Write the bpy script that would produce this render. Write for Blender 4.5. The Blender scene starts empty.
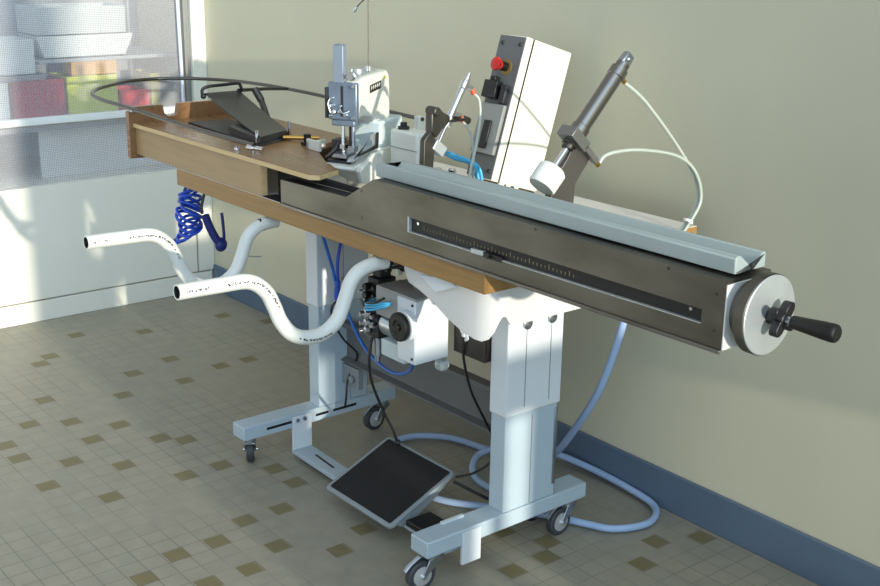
import bpy, bmesh, math, random
from mathutils import Vector, Matrix
random.seed(7)
C = bpy.context.scene.collection
PI = math.pi
# ------------------------------------------------------------------ camera
H = 1.3341
cam_d = bpy.data.cameras.new('camera')
cam = bpy.data.objects.new('camera', cam_d); C.objects.link(cam)
cam_d.sensor_width = 36.0
cam_d.lens = 1187.98 / 880 * 36.0
cam_d.clip_start = 0.05
yaw, pitch, roll = math.radians(141.23832), math.radians(17.0353), math.radians(0.86653)
fwd = Vector((math.cos(yaw)*math.cos(pitch), math.sin(yaw)*math.cos(pitch), -math.sin(pitch)))
rgt = Vector((math.sin(yaw), -math.cos(yaw), 0)); upv = rgt.cross(fwd)
r2 = math.cos(roll)*rgt + math.sin(roll)*upv
u2 = -math.sin(roll)*rgt + math.cos(roll)*upv
cam.matrix_world = Matrix(((r2.x, u2.x, -fwd.x, 2.1), (r2.y, u2.y, -fwd.y, -1.55), (r2.z, u2.z, -fwd.z, H), (0, 0, 0, 1)))
bpy.context.scene.camera = cam
# ------------------------------------------------------------------ world, sun, exposure
sc = bpy.context.scene
sc.view_settings.view_transform = 'Standard'
sc.view_settings.look = 'None'
sc.view_settings.gamma = 1.0
sc.view_settings.use_curve_mapping = False
sc.view_settings.exposure = 0.13
w = bpy.data.worlds.new('world'); sc.world = w; w.use_nodes = True
wn = w.node_tree.nodes; wl = w.node_tree.links; bgn = wn['Background']
# plain sky: brighter and bluer on the side of the windows (+x), dim neutral daylight elsewhere
wtc = wn.new('ShaderNodeTexCoord'); wsp = wn.new('ShaderNodeSeparateXYZ'); wl.new(wtc.outputs['Generated'], wsp.inputs[0])
wmr = wn.new('ShaderNodeMapRange'); wmr.interpolation_type = 'SMOOTHSTEP'
wmr.inputs[1].default_value = .0; wmr.inputs[2].default_value = .8; wl.new(wsp.outputs[0], wmr.inputs[0])
wmx = wn.new('ShaderNodeMix'); wmx.data_type = 'RGBA'
wmx.inputs[6].default_value = (0.44, 0.445, 0.43, 1); wmx.inputs[7].default_value = (1.55, 2.0, 2.45, 1)
wl.new(wmr.outputs[0], wmx.inputs[0]); wl.new(wmx.outputs[2], bgn.inputs[0]); bgn.inputs[1].default_value = 1.0
SUN_AZ, SUN_EL = math.radians(-5.0), math.radians(6.9)
sd = bpy.data.lights.new('sun', 'SUN'); sd.energy = 4.0; sd.angle = math.radians(0.85); sd.color = (1.0, 0.93, 0.78)
sun = bpy.data.objects.new('sun', sd); C.objects.link(sun)
sdir = Vector((math.cos(SUN_AZ)*math.cos(SUN_EL), math.sin(SUN_AZ)*math.cos(SUN_EL), math.sin(SUN_EL)))
sun.location = sdir*8
sun.rotation_euler = sdir.to_track_quat('Z', 'Y').to_euler()
# ------------------------------------------------------------------ helpers
ANG = math.radians(0.7)
RZ = Matrix.Rotation(ANG, 4, 'Z')
class MB:
    def __init__(s): s.bm = bmesh.new(); s.mi = 0
    def _tag(s, fs):
        for f in fs: f.material_index = s.mi
    def box(s, x0, x1, y0, y1, z0, z1, rot=None, piv=None):
        vs = [s.bm.verts.new((x, y, z)) for x in (x0, x1) for y in (y0, y1) for z in (z0, z1)]
        fs = [s.bm.faces.new([vs[i] for i in q]) for q in ((0,1,3,2),(4,6,7,5),(0,4,5,1),(2,3,7,6),(0,2,6,4),(1,5,7,3))]
        s._tag(fs)
        if rot is not None:
            p = Vector(piv) if piv is not None else Vector(((x0+x1)/2, (y0+y1)/2, (z0+z1)/2))
            for v in vs: v.co = p + rot @ (v.co - p)
        return vs
    def hexa(s, p):      # 8 points: bottom 4 ring, top 4 ring
        vs = [s.bm.verts.new(q) for q in p]
        fs = [s.bm.faces.new([vs[i] for i in q]) for q in ((3,2,1,0),(4,5,6,7),(0,1,5,4),(1,2,6,5),(2,3,7,6),(3,0,4,7))]
        s._tag(fs); return vs
    def prism(s, pts, axis, a0, a1):   # polygon in the plane normal to axis
        def P(a, u, v): return {'x': (a, u, v), 'y': (u, a, v), 'z': (u, v, a)}[axis]
        A = [s.bm.verts.new(P(a0, *p)) for p in pts]; B = [s.bm.verts.new(P(a1, *p)) for p in pts]
        n = len(pts); fs = [s.bm.faces.new(A), s.bm.faces.new(B[::-1])]
        for i in range(n): fs.append(s.bm.faces.new((A[i], B[i], B[(i+1) % n], A[(i+1) % n])))
        s._tag(fs); return A+B
    def ring(s, c, d, r, n=20, ref=None):
        d = Vector(d).normalized()
        a = (ref if ref is not None else (Vector((0,0,1)) if abs(d.z) < .9 else Vector((1,0,0))))
        a = (a - d*a.dot(d)).normalized(); b = d.cross(a)
        return [s.bm.verts.new(Vector(c) + r*(math.cos(t)*a + math.sin(t)*b)) for t in [2*PI*i/n for i in range(n)]]
    def loft(s, rings, cap0=True, cap1=True):
        fs = []
        for A, B in zip(rings, rings[1:]):
            n = len(A)
            for i in range(n): fs.append(s.bm.faces.new((A[i], A[(i+1) % n], B[(i+1) % n], B[i])))
        if cap0: fs.append(s.bm.faces.new(rings[0][::-1]))
        if cap1: fs.append(s.bm.faces.new(rings[-1]))
        s._tag(fs)
    def cyl(s, p0, p1, r0, r1=None, n=24):
        p0, p1 = Vector(p0), Vector(p1); d = p1-p0
        s.loft([s.ring(p0, d, r0, n), s.ring(p1, d, r0 if r1 is None else r1, n)])
    def lathe(s, p0, d, prof, n=28):   # prof: list of (distance along d, radius)
        p0, d = Vector(p0), Vector(d).normalized()
        s.loft([s.ring(p0+d*t, d, max(r, 1e-4), n) for t, r in prof])
    def tube(s, pts, r, n=10, sub=8, closed=False, smooth=True, caps=True, thick=None):
        P = path(pts, sub, closed) if smooth else [Vector(p) for p in pts]
        rings = []; m = len(P); ref = None
        for i, p in enumerate(P):
            if closed: d = P[(i+1) % m]-P[(i-1) % m]
            else: d = P[min(i+1, m-1)]-P[max(i-1, 0)]
            d.normalize()
            if ref is None:
                ref = Vector((0,0,1)) if abs(d.z) < .9 else Vector((1,0,0))
            ref = (ref - d*ref.dot(d)).normalized()
            rings.append(s.ring(p, d, r, n, ref))
        if closed:
            rings.append(rings[0]); s.loft(rings, False, False)
        elif thick:
            s.loft(rings, False, False)
            for e, q, sg in ((rings[0], P[1]-P[0], 1), (rings[-1], P[-2]-P[-1], 1)):
                q = q.normalized(); c = sum((v.co for v in e), Vector())/n
                inner = [s.bm.verts.new(c+(v.co-c)*(1-thick/r)) for v in e]
                deep = [s.bm.verts.new(v.co+q*.05) for v in inner]
                fs = [s.bm.faces.new((e[i], e[(i+1) % n], inner[(i+1) % n], inner[i])) for i in range(n)]
                fs += [s.bm.faces.new((inner[i], inner[(i+1) % n], deep[(i+1) % n], deep[i])) for i in range(n)]
                fs.append(s.bm.faces.new(deep)); s._tag(fs[:n])
                for f in fs[n:]: f.material_index = 1
        else: s.loft(rings, caps, caps)
        return P
    def ball(s, c, r, n=12, sc=(1,1,1)):
        res = bmesh.ops.create_uvsphere(s.bm, u_segments=n*2, v_segments=n, radius=r)
        for v in res['verts']: v.co = Vector((v.co.x*sc[0], v.co.y*sc[1], v.co.z*sc[2])) + Vector(c)
        s._tag({f for v in res['verts'] for f in v.link_faces})
def path(pts, sub=8, closed=False):
    P = [Vector(p) for p in pts]; n = len(P); out = []
    rng = range(n if closed else n-1)
    for i in rng:
        if closed: a, b, c, d = P[(i-1) % n], P[i], P[(i+1) % n], P[(i+2) % n]
        else: a, b, c, d = P[max(i-1,0)], P[i], P[i+1], P[min(i+2, n-1)]
        for k in range(sub):
            t = k/sub
            out.append(.5*((2*b)+(c-a)*t+(2*a-5*b+4*c-d)*t*t+(3*b-a-3*c+d)*t**3))
    if not closed: out.append(P[-1].copy())
    return out
BASE = {}
def finish(name, mb, mats, off, bevel=0, ang=35):
    bm = mb.bm
    for v in bm.verts: v.co -= off
    bmesh.ops.recalc_face_normals(bm, faces=bm.faces)
    me = bpy.data.meshes.new(name); bm.to_mesh(me); bm.free()
    for m in (mats if isinstance(mats, (list, tuple)) else [mats]): me.materials.append(m)
    me.polygons.foreach_set('use_smooth', [True]*len(me.polygons))
    me.set_sharp_from_angle(angle=math.radians(ang))
    o = bpy.data.objects.new(name, me); C.objects.link(o)
    if bevel:
        b = o.modifiers.new('bevel', 'BEVEL'); b.width = bevel; b.segments = 2; b.limit_method = 'ANGLE'; b.angle_limit = math.radians(40); b.harden_normals = False
    return o
def thing(name, label, cat, base, group=None):
    o = bpy.data.objects.new(name, None); C.objects.link(o); o.empty_display_size = .05
    b = Vector(base); o.location = RZ @ b; o.rotation_euler = (0, 0, ANG)
    o['label'] = label; o['category'] = cat
    if group: o['group'] = group
    BASE[o] = b; return o
KEEP = {'scale_mark', 'lettering', 'slat', 'tension_assembly', 'presser_foot', 'clamp_block', 'lift_lever', 'mesh_panel', 'coil', 'pipe_body', 'rail_body', 'hoop_rod'}
def pieces(mb, tol=.001):
    """split a shape into its pieces that do not touch each other"""
    bm = mb.bm; seen = set(); comps = []
    bm.verts.ensure_lookup_table()
    for v in bm.verts:
        if v in seen: continue
        st, c = [v], []; seen.add(v)
        while st:
            q = st.pop(); c.append(q)
            for e in q.link_edges:
                o = e.other_vert(q)
                if o not in seen: seen.add(o); st.append(o)
        comps.append(c)
    boxes = [[[min(v.co[i] for v in c)-tol for i in range(3)], [max(v.co[i] for v in c)+tol for i in range(3)], c] for c in comps]
    again = True
    while again:
        again = False
        for i in range(len(boxes)):
            for j in range(i+1, len(boxes)):
                A, B_ = boxes[i], boxes[j]
                if all(A[0][k] <= B_[1][k] and B_[0][k] <= A[1][k] for k in range(3)):
                    boxes[i] = [[min(x, y) for x, y in zip(A[0], B_[0])], [max(x, y) for x, y in zip(A[1], B_[1])], A[2]+B_[2]]
                    boxes.pop(j); again = True; break
            if again: break
    if len(boxes) == 1: return [mb]
    out = []
    for _, _, c in boxes:
        n = MB(); mp_ = {v: n.bm.verts.new(v.co) for v in c}
        for f in {f for v in c for f in v.link_faces}:
            g = n.bm.faces.new([mp_[v] for v in f.verts]); g.material_index = f.material_index
        out.append(n)
    bm.free(); return out
def part(name, mb, mats, parent, bevel=0, label=None, ang=35):
    b = BASE[parent]; first = None
    for q in ([mb] if name in KEEP else pieces(mb, .02 if name == 'printed_mark' else .001)):
        o = finish(name, q, mats, b, bevel, ang); o.parent = parent; BASE[o] = b
        if label: o['label'] = label
        first = first or o
    return first
def single(name, mb, mats, label, cat, base, group=None, bevel=0, ang=35):   # a thing that is one mesh
    b = Vector(base); o = finish(name, mb, mats, b, bevel, ang); o.location = RZ @ b; o.rotation_euler = (0, 0, ANG); BASE[o] = b
    o['label'] = label; o['category'] = cat
    if group: o['group'] = group
    return o
def struct(name, mb, mats, bevel=0):
    o = finish(name, mb, mats, Vector(), bevel); o['kind'] = 'structure'; return o
def M_(f):     # M frame -> world for singles placed in room frame
    return f
# ------------------------------------------------------------------ materials
def lin(c):
    return tuple(((x/255)/12.92 if x/255 <= .04045 else ((x/255+.055)/1.055)**2.4) for x in c)
def mat(name, rgb, rough=.5, metal=0, var=.08, scale=6, bump=0, bscale=60, spec=.5, stretch=(1,1,1), rvar=0, trans=0, sss=0):
    m = bpy.data.materials.new(name); m.use_nodes = True; nt = m.node_tree; N = nt.nodes; L = nt.links
    b = N['Principled BSDF']; b.inputs['Roughness'].default_value = rough; b.inputs['Metallic'].default_value = metal
    b.inputs['Specular IOR Level'].default_value = spec
    c = lin(rgb)
    tc = N.new('ShaderNodeTexCoord'); mp = N.new('ShaderNodeMapping'); mp.inputs['Scale'].default_value = stretch
    L.new(tc.outputs['Object'], mp.inputs[0])
    nz = N.new('ShaderNodeTexNoise'); nz.inputs['Scale'].default_value = scale; nz.inputs['Detail'].default_value = 6
    L.new(mp.outputs[0], nz.inputs['Vector'])
    mx = N.new('ShaderNodeMix'); mx.data_type = 'RGBA'
    mx.inputs[6].default_value = (*[x*(1-var) for x in c], 1); mx.inputs[7].default_value = (*[min(1, x*(1+var)) for x in c], 1)
    rp = N.new('ShaderNodeMapRange'); rp.inputs[1].default_value = .3; rp.inputs[2].default_value = .7
    L.new(nz.outputs[0], rp.inputs[0]); L.new(rp.outputs[0], mx.inputs[0]); L.new(mx.outputs[2], b.inputs['Base Color'])
    if rvar:
        r2_ = N.new('ShaderNodeMapRange'); r2_.inputs[1].default_value = .3; r2_.inputs[2].default_value = .7
        r2_.inputs[3].default_value = rough-rvar; r2_.inputs[4].default_value = rough+rvar
        L.new(nz.outputs[0], r2_.inputs[0]); L.new(r2_.outputs[0], b.inputs['Roughness'])
    if bump:
        n2 = N.new('ShaderNodeTexNoise'); n2.inputs['Scale'].default_value = bscale; L.new(mp.outputs[0], n2.inputs['Vector'])
        bp_ = N.new('ShaderNodeBump'); bp_.inputs['Strength'].default_value = bump; bp_.inputs['Distance'].default_value = .002
        L.new(n2.outputs[0], bp_.inputs['Height']); L.new(bp_.outputs[0], b.inputs['Normal'])
    if trans: b.inputs['Transmission Weight'].default_value = trans
    if sss:
        b.inputs['Subsurface Weight'].default_value = sss; b.inputs['Subsurface Radius'].default_value = (.01, .01, .01)
    return m
WHITE = mat('white_powder_coat', (212, 218, 222), .45, var=.03)
PALE = mat('pale_blue_grey_paint', (172, 188, 198), .4, var=.03)
GREYP = mat('grey_paint', (128, 132, 134), .45, var=.05)
WOOD = mat('ochre_wood_edge', (150, 114, 64), .5, var=.14, scale=9, stretch=(.6, 6, 14))
WOODL = mat('light_ply_edge', (206, 178, 128), .55, var=.1, scale=10, stretch=(1, 4, 30))
DECK = mat('brown_wood_board', (134, 99, 66), .3, var=.06, scale=8, stretch=(.7, 8, 8), rvar=.06)
PANELW = mat('tan_wood_panel', (158, 130, 90), .42, var=.1, scale=8, stretch=(.7, 6, 8))
LAMI = mat('grey_laminate', (226, 222, 216), .45, var=.03)
STEEL = mat('brushed_steel', (110, 108, 101), .40, 1, var=.5, scale=5, stretch=(.7, 3, 2), rvar=.1, bump=.06, bscale=200)
STEELD = mat('dark_steel', (86, 84, 80), .42, 1, var=.22, scale=14, rvar=.1)
ALU = mat('machined_aluminium', (196, 202, 204), .48, .75, var=.08, scale=12, stretch=(2, 1, 1))
CHROME = mat('chrome', (220, 222, 226), .14, 1, var=.05)
ZINC = mat('zinc', (176, 182, 190), .3, 1, var=.12, scale=20)
BLACK = mat('black_plastic', (15, 15, 16), .42, var=.2)
BLACKM = mat('matt_black_rubber', (16, 16, 18), .8, var=.25, scale=30, bump=.3, bscale=200)
BLACKS = mat('black_coated_sheet', (34, 35, 38), .5, var=.2, scale=10)
PLAST = mat('milky_white_plastic', (152, 164, 163), .4, var=.04, sss=.1)
RUBW = mat('white_rubber', (224, 228, 222), .5, var=.04, sss=.15)
CREAM = mat('cream_enamel', (218, 219, 210), .32, var=.03)
CREAMB = mat('pale_green_blue_enamel', (190, 204, 206), .35, var=.04)
FACE = mat('blue_grey_metal', (120, 134, 150), .35, .5, var=.12, scale=18)
GREYPANEL = mat('grey_panel', (96, 98, 98), .5, var=.06)
RED = mat('red_plastic', (216, 40, 34), .3, var=.06)
YELLOW = mat('dull_yellow', (128, 104, 52), .5, var=.06)
PVC = mat('white_pipe', (212, 214, 208), .35, var=.03, scale=14)
INK = mat('black_ink', (38, 36, 36), .6, var=.1)
BLUEH = mat('blue_hose', (158, 182, 216), .22, var=.08)
BLUEC = mat('royal_blue_plastic', (28, 76, 190), .35, var=.1)
BLUEA = mat('bright_blue_hose', (34, 104, 196), .35, var=.08)
CYAN = mat('cyan_tube', (72, 176, 222), .35, var=.08)
CLEARH = mat('milky_hose', (178, 186, 176), .3, var=.05, sss=.2)
NAVY = mat('dark_blue_plastic', (28, 40, 110), .4, var=.12)
BRASS = mat('brass', (206, 164, 88), .3, 1, var=.1)
TYRE = mat('grey_rubber_tyre', (62, 64, 68), .6, var=.15)
GLASSB = mat('clear_bulb', (232, 240, 240), .08, var=.02, trans=.7)
# ------------------------------------------------------------------ the setting
import itertools
def tile_mat(name, rgb, grout, gl):
    m = mat(name, rgb, .5, var=.06, scale=22, bump=.15, bscale=300, spec=.35)
    nt = m.node_tree; N = nt.nodes; L = nt.links; b = N['Principled BSDF']
    src = b.inputs['Base Color'].links[0].from_socket
    geo = N.new('ShaderNodeNewGeometry'); mp = N.new('ShaderNodeMapping'); mp.vector_type = 'POINT'
    L.new(geo.outputs['Position'], mp.inputs[0])
    mp.inputs['Location'].default_value = (-(2.1+.05*1.22614+.025), -(-1.55+.05*.30671+.025), 0)
    sep = N.new('ShaderNodeSeparateXYZ'); L.new(mp.outputs[0], sep.inputs[0])
    ds = []
    for ax in (0, 1):
        pp = N.new('ShaderNodeMath'); pp.operation = 'PINGPONG'; pp.inputs[1].default_value = .025
        L.new(sep.outputs[ax], pp.inputs[0]); ds.append(pp)
    mn = N.new('ShaderNodeMath'); mn.operation = 'MINIMUM'; L.new(ds[0].outputs[0], mn.inputs[0]); L.new(ds[1].outputs[0], mn.inputs[1])
    mr = N.new('ShaderNodeMapRange'); mr.inputs[1].default_value = .0006; mr.inputs[2].default_value = .0018; L.new(mn.outputs[0], mr.inputs[0])
    nz = N.new('ShaderNodeTexNoise'); nz.inputs['Scale'].default_value = 2.2; L.new(geo.outputs['Position'], nz.inputs['Vector'])
    gm = N.new('ShaderNodeMix'); gm.data_type = 'RGBA'; gm.inputs[6].default_value = (*lin(grout), 1); gm.inputs[7].default_value = (*lin(gl), 1)
    g2 = N.new('ShaderNodeMapRange'); g2.inputs[1].default_value = .4; g2.inputs[2].default_value = .65; L.new(nz.outputs[0], g2.inputs[0]); L.new(g2.outputs[0], gm.inputs[0])
    mx = N.new('ShaderNodeMix'); mx.data_type = 'RGBA'
    L.new(mr.outputs[0], mx.inputs[0]); L.new(gm.outputs[2], mx.inputs[6]); L.new(src, mx.inputs[7])
    L.new(mx.outputs[2], b.inputs['Base Color'])
    return m
TILE = [tile_mat('floor_tile_light', (148, 143, 128), (114, 116, 104), (150, 146, 134)),
        tile_mat('floor_tile_mid', (145, 141, 127), (114, 116, 104), (150, 146, 134)),
        tile_mat('floor_tile_olive', (118, 109, 78), (110, 106, 94), (138, 134, 120))]
DARK = {(-59,22),(-57,20),(-55,22),(-55,18),(-52,20),(-57,25),(-56,26),(-52,24),(-52,26),(-59,18),(-45,20),(-45,22),(-44,18),(-42,20),(-50,28),(-48,28),(-46,26),(-46,24),(-43,24),(-42,22),(-41,26),(-42,28),(-62,22),(-63,20),(-60,24),(-64,26),(-67,28),(-68,31),(-66,22),(-76,28),(-74,32),(-73,25),(-72,24),(-64,30),(-65,33),(-65,35),(-74,38),(-71,40),(-35,31),(-35,33),(-36,34),(-38,33),(-33,38),(-32,36),(-32,40),(-61,18)}
mb = MB()
th = -.00198879
bm = mb.bm; cache = {}
def gv(i, j):
    if (i, j) not in cache:
        a, b_ = (i-.5+1.22614)*.05, (j-.5+.30671)*.05
        cache[(i, j)] = bm.verts.new((2.1+math.cos(th)*a-math.sin(th)*b_, -1.55+math.sin(th)*a+math.cos(th)*b_, 0))
    return cache[(i, j)]
rnd = random.Random(5)
for i in range(-91, 31):
    for j in range(-36, 42):
        f = bm.faces.new((gv(i, j), gv(i+1, j), gv(i+1, j+1), gv(i, j+1)))
        seen = -78 < i < -28 and j > 15
        d = (i, j) in DARK or (not seen and rnd.random() < .032)
        f.material_index = 2 if d else (0 if rnd.random() < .6 else 1)
floor = struct('floor', mb, TILE)
WALLM = mat('olive_cream_wall', (200, 196, 172), .75, var=.025, scale=3.5, bump=.12, bscale=160, stretch=(1, 1, .25), spec=.2)
SKIRT = mat('blue_grey_skirting', (88, 106, 126), .5, var=.06, scale=5)
LWALL = mat('white_cabinet_paint', (226, 224, 212), .5, var=.02, scale=4)
W = .515
mb = MB(); mb.box(-2.5, 3.6, W, W+.1, 0, 2.6); struct('wall_back', mb, WALLM)
mb = MB(); mb.box(-1.84, 3.59, W-.012, W-.0005, 0.0005, .0985); struct('baseboard_back', mb, SKIRT, .002)
# left wall: white parapet with a recessed line frame, deep recess behind a mesh screen above it
mb = MB()
mb.box(-2.4, -1.866, -3.3, W-.001, 0.0, .468)
mb.box(-1.8665, -1.850, -3.3, W-.0125, 0.0005, .0735)               # plinth strip
mb.box(-1.8665, -1.850, -3.3, .4435, .0785, .4755)                  # large panel
mb.box(-1.8665, -1.850, .4495, W-.001, .0785, .4755)                # end strip beside the groove
mb.box(-2.4, -1.8665, -3.3, W-.001, .468, .4755)                    # ledge
struct('wall_left', mb, LWALL, .0015)
mb = MB(); mb.box(-1.90, -1.845, .4585, W-.0005, .476, 2.6); struct('trim_1', mb, LWALL, .002)
mb = MB(); mb.box(-2.5, -2.41, -3.3, W-.001, 0, 2.6); struct('wall_recess', mb, mat('grey_recess_wall', (170, 172, 176), .6, var=.04))
# window wall on the right, out of the picture: openings and pillars shaped to pattern the sunlight
mb = MB()
XW0, XW1 = 3.6, 3.72
mb.box(XW0, XW1, -4.6, -4.0, 0, 2.6)          # pillar
mb.box(XW0, XW1, -4.0, -.67, 2.3, 2.6)        # above the tall opening
mb.box(XW0, XW1, -.67, -.44, 0, 2.6)          # pillar
mb.box(XW0, XW1, -.44, W, 0, .36); mb.box(XW0, XW1, -.44, W, 2.3, 2.6)
mb.box(XW0, XW1, -.44, W, .75, .88)           # transom
for a_, b_ in ((-.44, -.35), (-.30, -.27), (-.19, .22), (.30, W)): mb.box(XW0, XW1, a_, b_, .36, .75)  # blocks added to cut the low sun into narrow streaks
mb.box(XW0, XW1, .19, W, .88, 2.3)  # filled in to keep direct sun off most of the back wall
struct('wall_right', mb, LWALL)

# ------------------------------------------------------------------ the mesh screen and what stands behind it
def mesh_mat():
    m = bpy.data.materials.new('fine_wire_mesh'); m.use_nodes = True; N = m.node_tree.nodes; L = m.node_tree.links
    b = N['Principled BSDF']; b.inputs['Base Color'].default_value = (*lin((198, 198, 204)), 1); b.inputs['Roughness'].default_value = .6
    tr = N.new('ShaderNodeBsdfTransparent'); mx = N.new('ShaderNodeMixShader')
    geo = N.new('ShaderNodeNewGeometry'); sep = N.new('ShaderNodeSeparateXYZ'); L.new(geo.outputs['Position'], sep.inputs[0])
    outs = []
    for ax in (1, 2):
        pp = N.new('ShaderNodeMath'); pp.operation = 'PINGPONG'; pp.inputs[1].default_value = .003; L.new(sep.outputs[ax], pp.inputs[0])
        mr = N.new('ShaderNodeMapRange'); mr.inputs[1].default_value = .0004; mr.inputs[2].default_value = .0016; mr.inputs[3].default_value = .36; mr.inputs[4].default_value = .09
        L.new(pp.outputs[0], mr.inputs[0]); outs.append(mr)
    mxx = N.new('ShaderNodeMath'); mxx.operation = 'MAXIMUM'; L.new(outs[0].outputs[0], mxx.inputs[0]); L.new(outs[1].outputs[0], mxx.inputs[1])
    L.new(mxx.outputs[0], mx.inputs[0]); L.new(tr.outputs[0], mx.inputs[1]); L.new(b.outputs[0], mx.inputs[2])
    L.new(mx.outputs[0], N['Material Output'].inputs[0]); return m
def room(name, label, cat, base, group=None):       # a thing that stands square to the room, not to the machine
    o = thing(name, label, cat, base, group); o.location = Vector(base); o.rotation_euler = (0, 0, 0); return o
def room1(name, mb, mats, label, cat, base, group=None, bevel=0):
    o = single(name, mb, mats, label, cat, base, group, bevel); o.location = Vector(base); o.rotation_euler = (0, 0, 0); return o
FRAMEM = mat('grey_metal_frame', (150, 152, 150), .4, .6, var=.06)
t = room('mesh_screen', 'grey framed wire mesh screen above the white parapet on the left', 'screen', (-1.87, -.6, .476))
mb = MB(); mb.box(-1.885, -1.862, .448, .458, .4765, 2.3); mb.box(-1.885, -1.855, .434, .446, .4765, 2.3); part('frame_post', mb, FRAMEM, t, .002)
mb = MB(); mb.box(-1.88, -1.852, -3.2, .433, .684, .707); part('frame_rail', mb, mat('white_rail_paint', (226, 230, 228), .4, var=.02), t, .002)
mb = MB(); mb.box(-1.8745, -1.8735, -3.2, .434, .707, 2.3); mb.box(-1.8745, -1.8735, -3.2, .434, .4765, .684); part('mesh_panel', mb, mesh_mat(), t)
mb = MB(); mb.cyl((-1.858, .4085, 1.6), (-1.858, .4215, .708), .0065); part('slide_rod', mb, mat('pale_rod', (214, 222, 240), .3, .3, var=.03), t)
SH = mat('shelf_board', (170, 174, 178), .5, var=.04)
mb = MB(); mb.box(-2.40, -1.95, -1.6, .45, .645, .663); room1('lower_shelf', mb, SH, 'wide grey shelf board behind the mesh carrying coloured bins', 'shelf', (-2.2, 0, .645))
mb = MB(); mb.box(-2.40, -2.07, -.02, .51, .866, .872)
mb.box(-2.072, -2.068, -.02, .51, .862, .874); room1('upper_shelf', mb, [SH], 'thin upper shelf behind the mesh holding the long white trays', 'shelf', (-2.2, .2, .866))
mb = MB(); mb.box(-1.99, -1.975, -.075, .44, .4762, .644); room1('board', mb, mat('pale_grey_board', (222, 222, 218), .5, var=.03), 'plain pale grey board standing below the lower shelf behind the mesh', 'board', (-1.98, .1, .476), bevel=.002)
WB = mat('white_tray_plastic', (228, 232, 230), .45, var=.03)
def openbox(mb, x0, x1, y0, y1, z0, z1, fl=0.0, t=.004, fly=0.0):       # bin with walls and floor; fl = flare at the top
    o = [(x0, y0), (x1, y0), (x1, y1), (x0, y1)]
    ot = [(x0-fl, y0-fly), (x1+fl, y0-fly), (x1+fl, y1+fly), (x0-fl, y1+fly)]
    it = [(x0-fl+t, y0-fly+t), (x1+fl-t, y0-fly+t), (x1+fl-t, y1+fly-t), (x0-fl+t, y1+fly-t)]
    ib = [(x0+t, y0+t), (x1-t, y0+t), (x1-t, y1-t), (x0+t, y1-t)]
    V = [[mb.bm.verts.new((*p, z)) for p in r] for r, z in ((o, z0), (ot, z1), (it, z1), (ib, z0+t))]
    fs = [mb.bm.faces.new(V[0][::-1]), mb.bm.faces.new(V[3])]
    for A, B in zip(V, V[1:]):
        for i in range(4): fs.append(mb.bm.faces.new((A[i], A[(i+1) % 4], B[(i+1) % 4], B[i])))
    mb._tag(fs)
t = room('storage_tray', 'long white tray with dark end feet, lower of the two behind the mesh', 'tray', (-2.2, .16, .8725), 'white trays behind the mesh')
mb = MB(); openbox(mb, -2.26, -2.10, .015, .318, .8765, .953, .01, .004, .03); part('tray_body', mb, WB, t, .002)
for y in (.03, .30):
    mb = MB(); mb.box(-2.115, -2.095, y-.008, y+.008, .8725, .8762); part('foot', mb, BLACK, t)
mb = MB(); openbox(mb, -2.29, -2.10, -.008, .325, .955, 1.052, .004, .004)
room1('storage_tray', mb, mat('dull_white_plastic', (204, 210, 208), .5, var=.03), 'dull white long tray stacked above the other white tray', 'tray', (-2.2, .16, .955), 'white trays behind the mesh', .002)
mb = MB(); openbox(mb, -2.26, -2.10, -.145, -.022, .826, .944, .004, .004)
room1('plastic_tub', mb, WB, 'small whitish square tub left of the long trays behind the mesh', 'tub', (-2.2, -.08, .826), bevel=.002)
mb = MB(); openbox(mb, -2.29, -2.08, -.31, -.0, .804, .824, .02, .004, .01)
room1('shallow_dish', mb, SH, 'flat grey dish under the whitish tub behind the mesh', 'dish', (-2.2, -.15, .804), bevel=.002)
t = room('storage_basket', 'dull red slatted basket on the lower shelf left of the yellow bin', 'basket', (-2.2, -.01, .6635))
RB = mat('dull_red_plastic', (196, 52, 70), .5, var=.1, scale=30)
mb = MB(); openbox(mb, -2.27, -2.10, -.107, .074, .6635, .802, .002, .004); part('basket_body', mb, RB, t, .002)
mb = MB()
for k in range(9): mb.box(-2.0985, -2.096, -.098+k*.0205, -.090+k*.0205, .68, .79)
part('slat', mb, mat('faded_red_plastic', (176, 70, 80), .5, var=.1), t)
mb = MB(); openbox(mb, -2.27, -2.10, .087, .277, .6635, .806, .003, .004)
t = room('storage_bin', 'lime yellow bin on the lower shelf between the red ones', 'bin', (-2.2, .18, .6635))
part('bin_body', mb, mat('lime_yellow_plastic', (216, 222, 60), .45, var=.06), t, .002)
mb = MB(); mb.box(-2.2, -2.11, .112, .285, .807, .857)
room1('paper_stack', mb, mat('orange_card', (226, 176, 100), .6, var=.14, scale=40, stretch=(1, 6, .4)), 'pale orange bundle of cards lying on the lime yellow bin', 'cards', (-2.15, .2, .807), bevel=.002)
mb = MB(); openbox(mb, -2.25, -2.10, .292, .402, .6635, .742, .003, .004)
room1('storage_bin', mb, mat('bright_red_plastic', (236, 66, 62), .45, var=.06), 'small bright red bin on the lower shelf right of the yellow bin', 'bin', (-2.18, .35, .6635), bevel=.002)
mb = MB(); openbox(mb, -2.27, -2.10, -.33, -.125, .6635, .80, .003, .004)
room1('storage_bin', mb, WB, 'whitish bin at the left end of the lower shelf beside the red basket', 'bin', (-2.2, -.2, .6635), bevel=.002)
mb = MB(); openbox(mb, -2.25, -2.10, .412, .448, .6635, .80, .001, .003)
room1('storage_bin', mb, mat('muted_yellow_plastic', (196, 186, 74), .5, var=.06), 'narrow muted yellow bin at the right end of the lower shelf', 'bin', (-2.18, .43, .6635), bevel=.002)
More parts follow.
